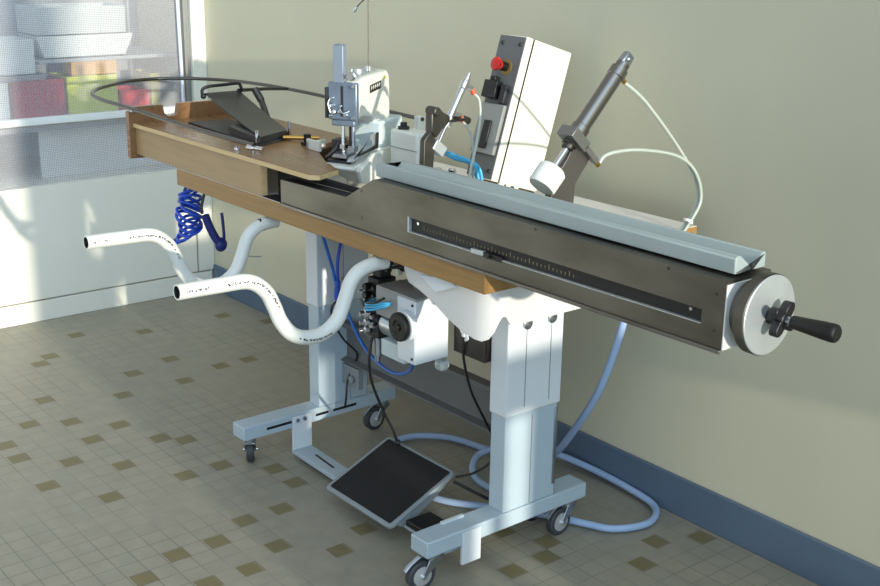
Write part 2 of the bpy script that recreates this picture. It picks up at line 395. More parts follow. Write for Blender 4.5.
# ------------------------------------------------------------------ the wheeled table
t = thing('work_table', 'wheeled pale metal worktable with ochre wooden top and two telescopic columns', 'table', (0, .05, 0))
TAB = t
TZ0, TZ1 = .683, .7265
mb = MB(); mb.box(-.721, .5, -.167, .445, TZ0, TZ1); tt = part('tabletop', mb, WOOD, t, .0015)
mb = MB(); mb.box(-.720, .499, -.166, .444, TZ1, TZ1+.0012); part('laminate_sheet', mb, LAMI, tt, label='grey laminate sheet')
for x0, x1, y0, y1 in ((.327, .375, .015, .169), (-.411, -.364, .031, .187)):
    mb = MB(); mb.box(x0, x1, y0, y1, .121, .66); col = part('column', mb, PALE, t, .003)
    mb = MB(); mb.box(x0-.003, x1+.003, y0-.003, y1+.004, .345 if x0 > 0 else .40, .680); slv = part('column_sleeve', mb, WHITE, col, .003)
    ym = (y0+y1)/2
    if x0 > 0:
        mb = MB()
        for y in (.064, .136): mb.box(x1+.0025, x1+.0036, y-.0010, y+.0010, .36, .545)
        mb.box(x1-.001, x1+.0006, ym-.001, ym+.001, .125, .335)
        part('groove', mb, GREYP, col)
        mb = MB(); mb.box(x1-.002, x1+.003, y1-.010, y1-.001, .15, .335); part('guide_strip', mb, ZINC, col, .001)
        mb = MB()
        for y in (.064, .136): mb.lathe((x1+.003, y, .548), (1, 0, 0), [(0, .0), (0, .013), (.004, .012), (.006, .007), (.006, .0)])
        part('bolt', mb, ZINC, col)
    else:
        mb = MB(); mb.box(x1+.0025, x1+.0036, ym-.001, ym+.001, .42, .66); mb.box(x1-.001, x1+.0006, ym+.02, ym+.022, .125, .39); part('groove', mb, GREYP, col)
        mb = MB()
        for z in (.57, .60, .63, .655): mb.lathe((x1+.0025, y1-.03, z), (1, 0, 0), [(0, 0), (0, .005), (.002, .005), (.002, 0)], 12)
        part('hole_row', mb, BLACK, col)
# feet with tabs
for x0, x1, y0, y1, ty0, ty1, tz in ((.321, .378, -.197, .272, -.102, -.050, .038), (-.422, -.365, -.197, .285, -.052, .006, .010)):
    mb = MB(); mb.box(x0, x1, y0, y1, .084, .121); ft = part('foot_bar', mb, PALE, t, .003)
    mb = MB(); mb.box(x1-.006, x1+.0012, ty0, ty1, tz, .114); part('foot_tab', mb, WHITE, ft, .001)
    mb = MB()
    for a, b_ in (((-.13, -.055), (.02, .06), (.075, .15)) if x0 < 0 else ()): mb.box(x1-.001, x1+.0006, a, b_, .099, .106)
    if x0 < 0: part('slot', mb, BLACK, ft)
    mb = MB()
    for y in (ty0+.014, ty0+.036): mb.lathe((x1+.001, y, .103), (1, 0, 0), [(0, 0), (0, .006), (.004, .005), (.004, 0)], 14)
    if x0 < 0: part('bolt', mb, ZINC, ft)
    else:
        mb.bm.free(); mb = MB(); mb.box(x0+.004, x0+.012, -.12, -.06, .121, .1255); part('clip_strip', mb, WHITE, ft)
mb = MB(); mb.hexa([(-.37, -.052, .010), (-.37, .004, .010), (.322, -.052, .038), (.322, -.102, .038), (-.37, -.052, .022), (-.37, .004, .022), (.322, -.052, .050), (.322, -.102, .050)])
cb = part('cross_bar', mb, PALE, t, .0015)
mb = MB(); mb.hexa([(-.30, -.028, .0205), (-.30, -.022, .0205), (-.2, -.034, .0245), (-.2, -.040, .0245), (-.30, -.028, .0258), (-.30, -.022, .0258), (-.2, -.034, .0298), (-.2, -.040, .0298)])
part('slot', mb, BLACK, cb)
mb = MB(); mb.prism([(.10, .239), (.10, .243), (.120, .249), (.120, .332), (.098, .336), (.098, .350), (.126, .350), (.126, .239)], 'x', -.364, .327)
part('stretcher', mb, mat('mid_grey_paint', (100, 101, 101), .45, var=.05), t, .0015)
mb = MB(); mb.box(-.3635, -.29, .104, .12, .175, .232); mb.cyl((-.315, .104, .20), (-.315, .096, .20), .010); part('stretcher_bracket', mb, GREYP, t, .002)
# casters
def caster(x, y, ztop, a, brake):
    R_ = Matrix.Rotation(a, 4, 'Z'); O_ = Vector((x, y, 0))
    def tr(mb):
        for v in mb.bm.verts: v.co = O_ + R_ @ v.co
        return mb
    ox = .030                              # trail of the swivel
    mb = MB(); mb.cyl((0, 0, ztop-.016), (0, 0, ztop-.0005), .017); mb.lathe((0, 0, ztop-.004), (0, 0, 1), [(0, .02), (.0035, .02)], 20)
    for s in (-1, 1):
        mb.prism([(-.016, ztop-.016), (.016, ztop-.016), (ox+.005, .029), (ox-.005, .029)], 'y', s*.0135-.0015, s*.0135+.0015)
    mb.box(-.016, .016, -.015, .015, ztop-.019, ztop-.015)
    k = part('caster', tr(mb), ZINC, t, .001)
    mb = MB(); r = .033; mb.lathe((ox, -.010, r), (0, 1, 0), [(0, .0225), (0, r-.003), (.003, r), (.017, r), (.020, r-.003), (.020, .0225)], 32); part('wheel_tyre', tr(mb), TYRE, k)
    mb = MB(); mb.lathe((ox, -.0118, r), (0, 1, 0), [(0, 0), (0, .011), (.002, .0235), (.0216, .0235), (.0236, .011), (.0236, 0)], 28); part('wheel_hub', tr(mb), mat('bright_zinc_hub', (214, 216, 218), .35, .6, var=.05), k)
    mb = MB(); mb.cyl((ox, -.019, r), (ox, .019, r), .0045, n=12); part('axle', tr(mb), CHROME, k)
    if brake:
        mb = MB(); mb.tube([(.01, 0, ztop-.010), (.03, 0, ztop-.008), (.055, 0, ztop-.022), (.068, 0, ztop-.034)], .005, 8); part('brake_lever', tr(mb), ZINC, k)
caster(.350, -.160, .084, math.radians(-97), True)
caster(.352, .240, .084, math.radians(-88), True)
caster(-.393, -.165, .084, math.radians(148), False)
caster(-.391, .258, .084, math.radians(-88), True)
# oil tray / shroud under the top
def shroud():
    mb = MB(); top = .6825; pth = [(.22,-.14,.664),(.235,-.14,.640),(.27,-.14,.632),(.32,-.14,.615),(.36,-.14,.595),(.40,-.14,.582),(.44,-.138,.573),(.458,-.134,.572),(.470,-.126,.578),(.477,-.118,.592),(.481,-.110,.612),(.483,-.103,.622),(.4845,-.096,.622),(.485,-.090,.612),(.485,-.083,.603),(.485,-.07,.600),(.485,0,.600),(.485,.2,.60),(.485,.345,.60),(.472,.36,.60),(.3,.36,.60),(.22,.36,.62)]
    rows = []
    for i, (x, y, zb) in enumerate(pth):
        p0, p1 = pth[max(i-1, 0)], pth[min(i+1, len(pth)-1)]
        d = Vector((p1[0]-p0[0], p1[1]-p0[1])).normalized(); n = Vector((-d.y, d.x))*.005
        rows.append([mb.bm.verts.new(q) for q in ((x, y, zb), (x, y, top), (x+n.x, y+n.y, top), (x+n.x, y+n.y, zb))])
    mb.loft(rows)
    mb.box(.23, .478, -.132, .352, .676, .6822)
    return mb
t = single('shroud_tray', shroud(), mat('white_moulded_plastic', (208, 208, 206), .35, var=.02), 'white moulded shroud with a notch, fixed under the right end of the tabletop', 'shroud', (.35, .1, .6825), bevel=.001)
# ------------------------------------------------------------------ the wooden hood on the table
t = thing('wooden_hood', 'brown wooden hood with notched end board on the left half of the table', 'hood', (-.5, 0, .728))
mb = MB(); mb.prism([(-.956, -.171), (-.083, -.171), (-.066, -.155), (-.095, -.085), (-.20, -.05), (-.36, .03), (-.40, .10), (-.40, .19), (-.956, .19)], 'z', .803, .815); d_ = part('deck_board', mb, [DECK], t, .001)
mb = MB(); mb.prism([(-.9555, -.1714), (-.0826, -.1714), (-.0654, -.1551), (-.0945, -.0848), (-.0962, -.086), (-.0680, -.1546), (-.084, -.1705), (-.9555, -.1705)], 'z', .8036, .8143); part('edge_band', mb, WOODL, d_, label='pale edge band')
mb = MB(); mb.prism([(-.183, .717), (-.183, .846), (-.167, .8475), (-.167, .858), (-.080, .858), (-.076, .835), (-.066, .825), (-.050, .823), (-.038, .828), (-.031, .858), (.19, .858), (.19, .717)], 'x', -.975, -.9562); part('end_board', mb, DECK, t, .001)
mb = MB(); mb.box(-.956, -.296, -.1658, -.149, .7285, .8028); fp = part('front_panel', mb, PANELW, t, .001)
mb = MB(); mb.box(-.2959, -.2952, -.1653, -.1495, .7292, .802); part('edge_band', mb, WOODL, fp, label='pale edge band')
mb = MB(); mb.box(-.72, -.40, .172, .188, .7285, .8028); part('back_panel', mb, PANELW, t, .001)
# ------------------------------------------------------------------ the measuring rail
t = thing('measuring_rail', 'long brushed steel measuring rail with white grooved bar and crank wheel', 'rail', (.4, -.11, .728))
RAIL = t
yF = -.167
Z0, Z1 = .729, .843
mb = MB()
def frontpiece(pts): mb.prism(pts, 'y', yF, yF+.006)
frontpiece([(-.208, Z0), (.27, Z0), (.27, Z1), (.150, Z1), (.052, .789), (-.208, .783)])
frontpiece([(.27, .787), (1.0, .7845), (1.0, Z1-.004), (.27, Z1)])
frontpiece([(.27, Z0), (1.0, Z0), (1.0, .7625), (.27, .758)])
frontpiece([(1.0, Z0), (1.041, Z0), (1.041, Z1-.004), (1.0, Z1-.004)])
mb.prism([(.150, Z1-.005), (1.041, Z1-.009), (1.041, Z1-.004), (.150, Z1)], 'y', yF+.006, -.058)
mb.box(.155, 1.041, -.064, -.058, Z0, .834)
mb.box(-.208, 1.041, yF+.006, -.064, Z0, Z0+.005)
mb.box(-.208, -.203, yF+.006, -.07, Z0+.005, .78)
mb.box(1.035, 1.041, yF+.006, -.064, Z0+.005, .834)
rb = part('rail_body', mb, STEEL, t, 0)
mb = MB(); mb.box(-.208, 1.041, yF-.004, yF-.0004, Z0-.0060, Z0+.0005) ; part('bottom_lip', mb, mat('worn_steel_lip', (128, 126, 122), .4, 1, var=.3, scale=5), rb, .0008)
mb = MB(); mb.box(.262, 1.008, yF+.0062, yF+.012, .752, .795); ss = part('scale_strip', mb, mat('black_slot_strip', (20, 20, 21), .5, var=.15), t)
mb = MB(); mb.box(.266, .271, yF-.0008, yF+.0062, .757, .788); mb.hexa([(.27, yF-.0006, .7570), (.27, yF+.006, .7570), (1.0, yF+.006, .7615), (1.0, yF-.0006, .7615), (.27, yF-.0006, .7585), (.27, yF+.006, .7585), (1.0, yF+.006, .7632), (1.0, yF-.0006, .7632)]); part('slot_edge', mb, ALU, ss)
mb = MB()
for k in range(42):
    x = .31+k*.01
    mb.box(x, x+.0012, yF+.0057, yF+.0063, .7685, .7685+(.005 if k % 5 else .009))
part('scale_mark', mb, mat('faded_scale_ink', (112, 106, 74), .6), ss)
mb = MB()
for x in (.293, .975): mb.lathe((x, yF+.0062, .778), (0, -1, 0), [(0, 0), (0, .0035), (.002, .003), (.002, 0)], 12)
part('screw', mb, CHROME, ss)
mb = MB(); mb.hexa([(.462, yF-.004, .757), (.462, yF+.004, .757), (.497, yF+.004, .758), (.497, yF-.004, .758), (.462, yF-.004, .766), (.462, yF+.004, .766), (.497, yF+.004, .767), (.497, yF-.004, .767)]); sl = part('slide_stop', mb, ALU, t, .001)
mb = MB(); mb.box(.497, .545, yF-.003, yF+.004, .756, .766); mb.cyl((.512, yF-.008, .763), (.512, yF, .763), .006); part('slide_clamp', mb, BLACK, sl, .001)
mb = MB()
for x, z in ((.108, .812), (.11, .755), (.34, .838), (.63, .8355), (.93, .833), (1.026, .815), (1.026, .757)):
    mb.lathe((x, yF, z), (0, -1, 0), [(0, 0), (0, .003), (.0006, .0028), (.0006, 0)], 12)
part('screw_head', mb, STEELD, rb)
mb = MB()
mb.prism([(-.142, .8432), (-.1425, .868), (-.136, .8720), (-.128, .870), (-.098, .846), (-.074, .8685), (-.067, .868), (-.067, .8432)], 'x', .125, 1.036); part('grooved_bar', mb, PLAST, t, .002, label='milky white V-grooved bar')
mb = MB(); mb.prism([(-.282, .7290), (-.282, .801), (.078, .801), (.052, .789), (-.205, .7825), (-.2085, .7290)], 'y', -.128, -.122); mb.prism([(-.206, .776), (-.206, .7815), (.050, .7875), (.060, .783)], 'y', -.1605, -.128); mb.box(-.2935, -.209, -.166, -.128, .7282, .7292); part('inner_plate_shade', mb, BLACKM, t)  # black plate, plus dark cover and floor sheet standing in for interior shade
mb = MB(); mb.box(-.275, -.215, -.118, -.10, .735, .775); part('inner_block', mb, STEEL, t, .002)
mb = MB(); mb.lathe((1.0412, -.112, .786), (1, 0, 0), [(.003, 0), (.003, .046), (.022, .046), (.022, .062), (.024, .064), (.040, .064), (.041, .063)], 56)
cd = part('crank_wheel', mb, STEEL, t)
mb = MB(); mb.lathe((1.0823, -.112, .786), (1, 0, 0), [(0, 0), (0, .0625), (.0012, .0628), (.0022, .0615), (.0022, 0)], 56); part('wheel_face', mb, ALU, cd)
mb = MB(); mb.box(1.0412, 1.0440, -.1665, -.060, .7295, .833); part('lit_end_face', mb, mat('painted_sunlit_end', (226, 226, 222), .5, .3, var=.04), t, .0005)  # pale sheet added over the steel end, sunlight painted into its colour
mb = MB(); mb.cyl((1.0825, -.112, .786), (1.100, -.112, .786), .0125)
mb.lathe((1.098, -.112, .786), (1, 0, 0), [(0, .0), (0, .011), (.003, .013), (.013, .013), (.016, .010), (.016, 0)], 20)
pts = []
for k in range(64):
    a = 2*PI*k/64; r = .0125+.0175*abs(math.cos(2*(a-math.radians(52))))**1.6
    pts.append((-.112+r*math.cos(a), .786+r*math.sin(a)))
mb.prism(pts, 'x', 1.098, 1.1125)
part('star_knob', mb, BLACK, cd, .002)
mb = MB(); mb.lathe((1.1125, -.112, .786), (1, 0, .02), [(0, 0), (0, .007), (.012, .007), (.012, .010), (.02, .0105), (.042, .012), (.066, .0138), (.081, .0143), (.085, .0133), (.087, .011), (.087, 0)], 28); hd = part('crank_handle', mb, BLACK, cd)
mb = MB(); mb.lathe((1.114, -.112, .786), (1, 0, .02), [(0, .0072), (.003, .0078), (.008, .0078), (.010, .0072)], 20); part('ferrule', mb, ZINC, hd)
# ------------------------------------------------------------------ the sewing head
N0 = Vector((-.165, -.02, 0)); av = math.radians(117.0)
vv = Vector((math.cos(av), math.sin(av), 0)); uu = Vector((vv.y, -vv.x, 0))
def S(u, v, z): return N0 + uu*u + vv*v + Vector((0, 0, z))
def sbox(mb, u0, u1, v0, v1, z0, z1):
    mb.hexa([S(u0,v0,z0), S(u1,v0,z0), S(u1,v1,z0), S(u0,v1,z0), S(u0,v0,z1), S(u1,v0,z1), S(u1,v1,z1), S(u0,v1,z1)])
def sprism(mb, pts, u0, u1):
    k = len(mb.bm.verts)
    vs = mb.prism(pts, 'x', u0, u1)
    for q in vs: q.co = S(q.co.x, q.co.y, q.co.z)
t = thing('sewing_machine', 'cream industrial sewing head with blue-grey face plate behind the rail', 'sewing machine', (-.22, .1, .728))
mb = MB(); sprism(mb, [(.006, .915), (.006, .998), (.03, 1.006), (.152, 1.013), (.166, 1.003), (.170, .96), (.172, .86), (.172, .82), (.095, .82), (.098, .86), (.092, .895), (.075, .912), (.04, .918)], -.033, .035)
arm = part('arm', mb, CREAM, t, .006)
mb = MB(); sbox(mb, .0345, .0368, .02, .08, .955, .957); part('seam', mb, CREAMB, arm)
mb = MB(); sprism(mb, [(.035, 1.0065), (.035, 1.010), (.12, 1.0165), (.12, 1.010)], -.024, .024); mb.cyl(S(0, .07, 1.008), S(0, .07, 1.022), .012); mb.cyl(S(.008, .105, 1.01), S(.008, .105, 1.026), .010, .007); part('top_cover', mb, ALU, arm, .001)
mb = MB(); sprism(mb, [(.062, .968), (.062, .986), (.118, .992), (.118, .974)], .0352, .0362); lab = part('name_plate', mb, BLACK, arm, label='small black name plate')
mb = MB()
for k in range(5):      # the lettering is too small to be read: plain pale strokes
    a = .067+k*.010
    sprism(mb, [(a, .974+k*.001), (a, .985+k*.001), (a+.0018, .985+k*.001), (a+.0018, .974+k*.001)], .0361, .0365)
    sprism(mb, [(a+.003, .978+k*.001), (a+.003, .982+k*.001), (a+.006, .982+k*.001), (a+.006, .978+k*.001)], .0361, .0365)
part('lettering', mb, CREAM, lab)
mb = MB(); sprism(mb, [(.128, .992), (.128, .999), (.150, 1.001), (.150, .994)], .0352, .0358); part('sticker', mb, mat('pale_yellow_sticker', (222, 216, 140), .5), arm)
mb = MB(); sbox(mb, -.037, .037, -.008, .006, .912, .998); sbox(mb, -.030, .030, -.006, .02, .898, .912)
fp = part('face_plate', mb, FACE, t, .003)
mb = MB(); sbox(mb, -.0035, .0035, -.0088, -.0078, .922, .990); sbox(mb, -.043, -.0365, -.012, .004, .915, .985); part('slot_cover', mb, BLACKS, fp, .001)
mb = MB()
for u, z, r in ((-.024, .945, .006), (-.020, .93, .007), (-.006, .932, .006), (-.024, .962, .004), (-.028, .922, .005), (.028, .919, .004), (.030, .990, .005), (-.003, .945, .004), (.010, .925, .005)):
    mb.lathe(S(u, -.008, z), -vv, [(0, 0), (0, r), (.006, r*.9), (.009, r*.5), (.009, 0)], 14)
mb.tube([S(-.026, -.012, .965), S(-.030, -.02, .95), (S(-.024, -.02, .93))], .0018, 8)
mb.tube([S(-.004, -.012, .940), S(.008, -.02, .93), (S(.022, -.014, .935))], .0018, 8)
part('guide_stud', mb, CHROME, fp)
mb = MB(); sbox(mb, -.024, .002, -.006, .012, .985, 1.080); sbox(mb, -.022, 0, -.004, .010, 1.080, 1.083); part('balance_block', mb, mat('light_steel_blue_block', (136, 148, 162), .4, .3, var=.06), t, .002)
mb = MB()
mb.lathe(S(.016, .01, 1.006), (0, 0, 1), [(0, 0), (0, .006), (.010, .006), (.010, .010), (.013, .010), (.013, .005), (.022, .005), (.024, .003), (.024, 0)], 16)
mb.lathe(S(.020, -.002, 1.012), -vv, [(-.008, 0), (-.008, .009), (-.004, .010), (0, .005), (.004, .010), (.008, .009), (.008, 0)], 16)
mb.tube([S(.004, 0, 1.0), S(.004, -.006, 1.014), S(.010, -.006, 1.020)], .002, 8)
part('tension_assembly', mb, CHROME, t)
mb = MB(); mb.cyl(S(.02, .085, 1.012), S(.02, .085, 1.30), .0013, n=8); mb.tube([S(.02, .085, 1.184), S(.008, .082, 1.175), S(-.008, .078, 1.158)], .0014, 6, 6); rod = part('thread_rod', mb, STEELD, t)
mb = MB(); mb.lathe(S(-.007, .078, 1.161), (-.4, -.2, -1), [(0, 0), (0, .003), (.008, .0045), (.014, .003), (.014, 0)], 12); part('thread_guide', mb, CHROME, rod)
mb = MB(); mb.tube([S(-.010, .076, 1.149), S(-.006, .04, 1.09), S(.014, .012, 1.032)], .00025, 5, 6); part('thread', mb, GREYP, t)
mb = MB(); mb.cyl(S(-.002, 0, .838), S(-.002, 0, .90), .0042, n=14); mb.cyl(S(-.002, 0, .824), S(-.002, 0, .84), .0016, n=8); sbox(mb, -.008, .004, -.006, .006, .846, .856); part('needle_bar', mb, CHROME, t)
mb = MB(); mb.cyl(S(.018, .012, .84), S(.018, .012, .90), .0045, n=14); sbox(mb, .010, .026, .0, .02, .838, .852)
mb.hexa([S(-.018,-.03,.829), S(.02,-.03,.829), S(.02,.02,.829), S(-.018,.02,.829), S(-.014,-.024,.836), (S(.018,-.024,.836)), S(.02,.02,.842), S(-.018,.02,.842)])
part('presser_foot', mb, ZINC, t, .001)
mb = MB(); sbox(mb, .004, .016, .016, .024, .842, .90); sbox(mb, -.04, -.02, .012, .05, .82, .862); mb.tube([S(-.034, -.03, .826), S(-.022, .0, .845), S(-.02, .01, .86)], .003, 8, 5); sbox(mb, -.03, .03, -.03, -.004, .8165, .8225)
part('clamp_block', mb, BLACKS, t, .001)
mb = MB(); mb.prism([(0, 0), (1, 0)], 'x', 0, 1) if False else None
def splate(mb, pts, th):     # thin plate: polygon of S points with thickness along u
    A = [mb.bm.verts.new(S(*p)) for p in pts]; B = [mb.bm.verts.new(S(p[0]+th, p[1], p[2])) for p in pts]
    n = len(pts); fs = [mb.bm.faces.new(A), mb.bm.faces.new(B[::-1])]
    for i in range(n): fs.append(mb.bm.faces.new((A[i], B[i], B[(i+1) % n], A[(i+1) % n])))
    mb._tag(fs)
mb = MB(); splate(mb, [(.040, -.045, .826), (.040, -.03, .826), (.040, .055, .872), (.040, .075, .874), (.040, .075, .838), (.040, .06, .838), (.040, .058, .86), (.040, .05, .862)], .004); splate(mb, [(.030, -.045, .824), (.030, .06, .838), (.030, .06, .846), (.030, -.04, .830)], .016); part('lift_lever', mb, ALU, t, .001)
mb = MB(); splate(mb, [(.0465, -.02, .835), (.0465, .075, .84), (.0465, .078, .876), (.0465, .07, .876), (.0465, .068, .848), (.0465, -.02, .838)], .004); part('lever_backing', mb, BLACK, t)
# bed
mb = MB(); sprism(mb, [(-.055, .814), (-.055, .806), (-.020, .795), (.06, .760), (.08, .7285), (.20, .7285), (.20, .832), (.08, .838), (.04, .820)], -.030, .052); part('bed', mb, CREAM, t, .004)
mb = MB(); splate(mb, [(.0525, -.045, .806), (.0525, .03, .835), (.0525, .07, .836), (.0525, .07, .77), (.0525, .02, .765), (.0525, -.03, .775)], .012); part('bed_side_cover', mb, CREAM, t, .003)
mb = MB(); sbox(mb, -.03, .05, .09, .21, .7285, .90); part('pedestal', mb, CREAMB, t, .006)
mb = MB(); mb.box(-.150, -.045, .10, .15, .7285, .884); part('drive_housing', mb, CREAM, t, .006)
mb = MB(); mb.lathe((-.122, .12, .884), (0, 0, 1), [(0, 0), (0, .014), (.006, .014), (.008, .008), (.016, .008), (.016, 0)], 18); part('oil_cap', mb, BLACKS, t)
mb = MB(); mb.box(-.148, -.047, .0985, .0998, .842, .8435); part('housing_seam', mb, GREYP, t)
# small stands and bits lying on the hood
mb = MB(); mb.box(-.356, -.300, .0, .008, .8153, .840); mb.box(-.356, -.345, .0, .05, .8153, .834); single('angle_bracket', mb, CREAM, 'small cream angle bracket on the wooden hood beside the needle', 'bracket', (-.33, .02, .8153), bevel=.001)
mb = MB(); mb.cyl((-.397, .03, .8155), (-.397, .03, .843), .009); mb.box(-.41, -.384, .018, .042, .8153, .822); single('black_stud', mb, BLACK, 'short black stud on the wooden hood left of the cream angle bracket', 'stud', (-.397, .03, .8153), bevel=.001)
mb = MB(); mb.cyl((-.49, .018, .8225), (-.452, .062, .8225), .0055, n=14); mb.cyl((-.446, .068, .8225), (-.43, .088, .8225), .0055, n=14); mb.cyl((-.453, .06, .8225), (-.445, .07, .8225), .003, n=10); single('brass_pin', mb, BRASS, 'slim brass pin lying on the wooden hood beside the black chute', 'pin', (-.46, .05, .8168))
# ------------------------------------------------------------------ guide hoop, chute
t = thing('guide_hoop', 'large thin steel hoop encircling the left end of the wooden hood', 'hoop', (-.8, .1, .815))
HOOP = [(-.37, -.138, .8345), (-.67, -.166, .8455), (-.965, -.176, .8555), (-1.15, -.174, .857), (-1.264, -.150, .857), (-1.36, -.095, .857), (-1.428, -.020, .857), (-1.485, .06, .857), (-1.505, .15, .857), (-1.482, .225, .857), (-1.427, .29, .857), (-1.345, .343, .857), (-1.25, .372, .857), (-1.076, .392, .857), (-.832, .393, .856), (-.49, .374, .855), (-.36, .366, .855)]
mb = MB(); mb.tube(HOOP, .0055, 12, 6); part('hoop_rod', mb, mat('grey_steel_rod', (98, 96, 92), .28, 1, var=.1), t)
mb = MB(); mb.box(-.385, -.362, .356, .376, .7279, .862); part('support_post', mb, RUBW, t, .002, label='white support post')
mb = MB(); mb.lathe((-.372, -.138, .8285), (-.85, -.25, 0), [(-.03, 0), (-.03, .0055), (.0, .0055), (.0, .008), (.018, .008), (.018, 0)], 14); mb.cyl((-.375, -.138, .8153), (-.375, -.138, .83), .004); mb.lathe((-.43, -.15, .8155), (0, 0, 1), [(0, 0), (0, .008), (.006, .008), (.008, .004), (.012, 0)], 12); part('clamp', mb, CHROME, t)
mb = MB(); mb.cyl((-.95, -.176, .846), (-.95, -.168, .846), .005, n=12); mb.ball((-.95, -.1765, .8485), .0045); part('fixing_screw', mb, CHROME, t)
t = thing('fabric_chute', 'black sheet metal chute rising from a plate on the wooden hood', 'chute', (-.62, 0, .8153))
mb = MB(); mb.prism([(-.86, -.055), (-.44, -.078), (-.50, .05), (-.84, .06)], 'z', .8153, .821); part('base_plate', mb, BLACKS, t, .001)
mb = MB(); rows = []
for k in range(13):
    s = k/12
    x = -.47-.385*s; z = .832+.002+.058*s**1.5; ya = -.072+.07*s**.8; yb = .035+.070*s**.7
    xa, xb = x+.02*(1-s), x-.03*(1-s)
    z += 0
    rows.append([Vector((xa, ya, z)), Vector((xb, yb, z)), Vector((xb, yb, z+.004)), Vector((xa, ya, z+.004))])
rr = [[mb.bm.verts.new(p) for p in r] for r in rows]; mb.loft(rr)
mb.hexa([(-.45, -.074, .821), (-.5, .04, .821), (-.66, .07, .821), (-.62, -.065, .821), (-.45, -.074, .834), (-.5, .04, .834), (-.66, .07, .846), (-.62, -.065, .842)])
part('chute_sheet', mb, mat('black_gloss_sheet', (30, 31, 34), .35, var=.2, scale=8), t, .001)
mb = MB(); mb.tube([(-.86, -.008, .888), (-.866, -.004, .903), (-.864, .012, .911), (-.862, .06, .913), (-.855, .10, .915), (-.852, .108, .905), (-.853, .11, .892)], .0045, 10, 6); mb.ball((-.858, -.006, .887), .008); mb.tube([(-.852, .10, .896), (-.95, .25, .879), (-1.03, .37, .862)], .005, 10, 6); part('sheet_hanger', mb, BLACK, t)
mb = MB(); mb.cyl((-.797, .16, .8153), (-.842, .166, .866), .0085); mb.cyl((-.84, .1655, .864), (-.862, .158, .895), .0105); part('strut', mb, STEELD, t)
mb = MB(); mb.cyl((-.47, -.07, .8215), (-.47, -.07, .85), .0045); mb.cyl((-.515, .052, .8155), (-.515, .052, .858), .0035); part('pin', mb, CHROME, t)
# ------------------------------------------------------------------ control box
t = thing('control_box', 'cream control box with red stop button leaning back on the tabletop', 'control box', (.06, .3, .728))
ca, sa = math.cos(math.radians(17.0)), math.sin(math.radians(17.0))
def B(u, d, tt): return Vector((.1-u*1.04, .202+d*1.05*ca+tt*1.085*sa, .788-d*1.05*sa+tt*1.085*ca))
def bbox(mb, u0, u1, d0, d1, t0, t1):
    mb.hexa([B(u0,d0,t0), B(u1,d0,t0), B(u1,d1,t0), B(u0,d1,t0), B(u0,d0,t1), B(u1,d0,t1), B(u1,d1,t1), B(u0,d1,t1)])
mb = MB(); bbox(mb, 0, .084, .0245, .143, 0, .306); part('enclosure', mb, mat('warm_cream_enamel', (232, 226, 206), .4, var=.02), t, .003)
mb = MB(); bbox(mb, .001, .083, .020, .0246, .001, .305); part('gasket', mb, BLACK, t)
mb = MB(); bbox(mb, 0, .084, 0, .0202, 0, .306); part('lid', mb, mat('cream_lid', (226, 222, 204), .4, var=.02), t, .002)
mb = MB(); bbox(mb, .0015, .0835, -.0022, -.0002, .002, .304); pn = part('front_panel', mb, GREYPANEL, t, .0005)
mb = MB()
for u in (.014, .070):
    for tt in (.018, .288): mb.lathe(B(u, -.0023, tt), B(0,-1,0)-B(0,0,0), [(0, 0), (0, .005), (.003, .004), (.003, 0)], 12)
part('panel_screw', mb, BLACKS, pn)
dn = B(0, -1, 0)-B(0, 0, 0)
mb = MB(); mb.lathe(B(.040, -.0024, .238), dn, [(0, 0), (0, .0185), (.002, .0185), (.002, 0)], 28); part('button_ring', mb, YELLOW, pn, label='dull yellow ring')
mb = MB(); mb.lathe(B(.040, -.0045, .238), dn, [(0, 0), (0, .0105), (.018, .0105), (.018, 0)], 20); st = part('button_stem', mb, BLACK, pn)
mb = MB(); mb.lathe(B(.040, -.0218, .238), dn, [(0, 0), (0, .010), (.008, .013), (.012, .0155), (.016, .0148), (.018, .0115), (.018, 0)], 28); part('stop_button', mb, RED, st, label='red mushroom stop button')
mb = MB(); bbox(mb, .036, .078, -.022, -.0024, .168, .205); bbox(mb, .050, .066, -.018, -.0024, .205, .215); part('socket', mb, BLACK, pn, .002)
mb = MB(); bbox(mb, .010, .028, -.016, -.0024, .160, .200); part('rocker_switch', mb, BLACKS, pn, .003)
mb = MB(); bbox(mb, .006, .080, -.012, -.0024, .052, .158); hs = part('lower_housing', mb, mat('light_grey_cover', (140, 142, 138), .4, var=.04), pn, .002)
mb = MB(); bbox(mb, .030, .052, -.018, -.0122, .062, .122); part('counter_window', mb, BLACK, pn, .002)
mb = MB(); mb.hexa([(.016, .24, .7279), (.098, .24, .7279), (.098, .36, .7279), (.016, .36, .7279), B(.082, .03, -.0008), B(.002, .03, -.0008), B(.002, .135, -.0008), B(.082, .135, -.0008)]); part('mounting_foot', mb, BLACKS, t, .002)
mb = MB()
for d in (.035, .055, .08): mb.cyl(B(.006, d, -.0005), B(.004, d, -.022), .008, n=14)
part('cable_gland', mb, RUBW, t)
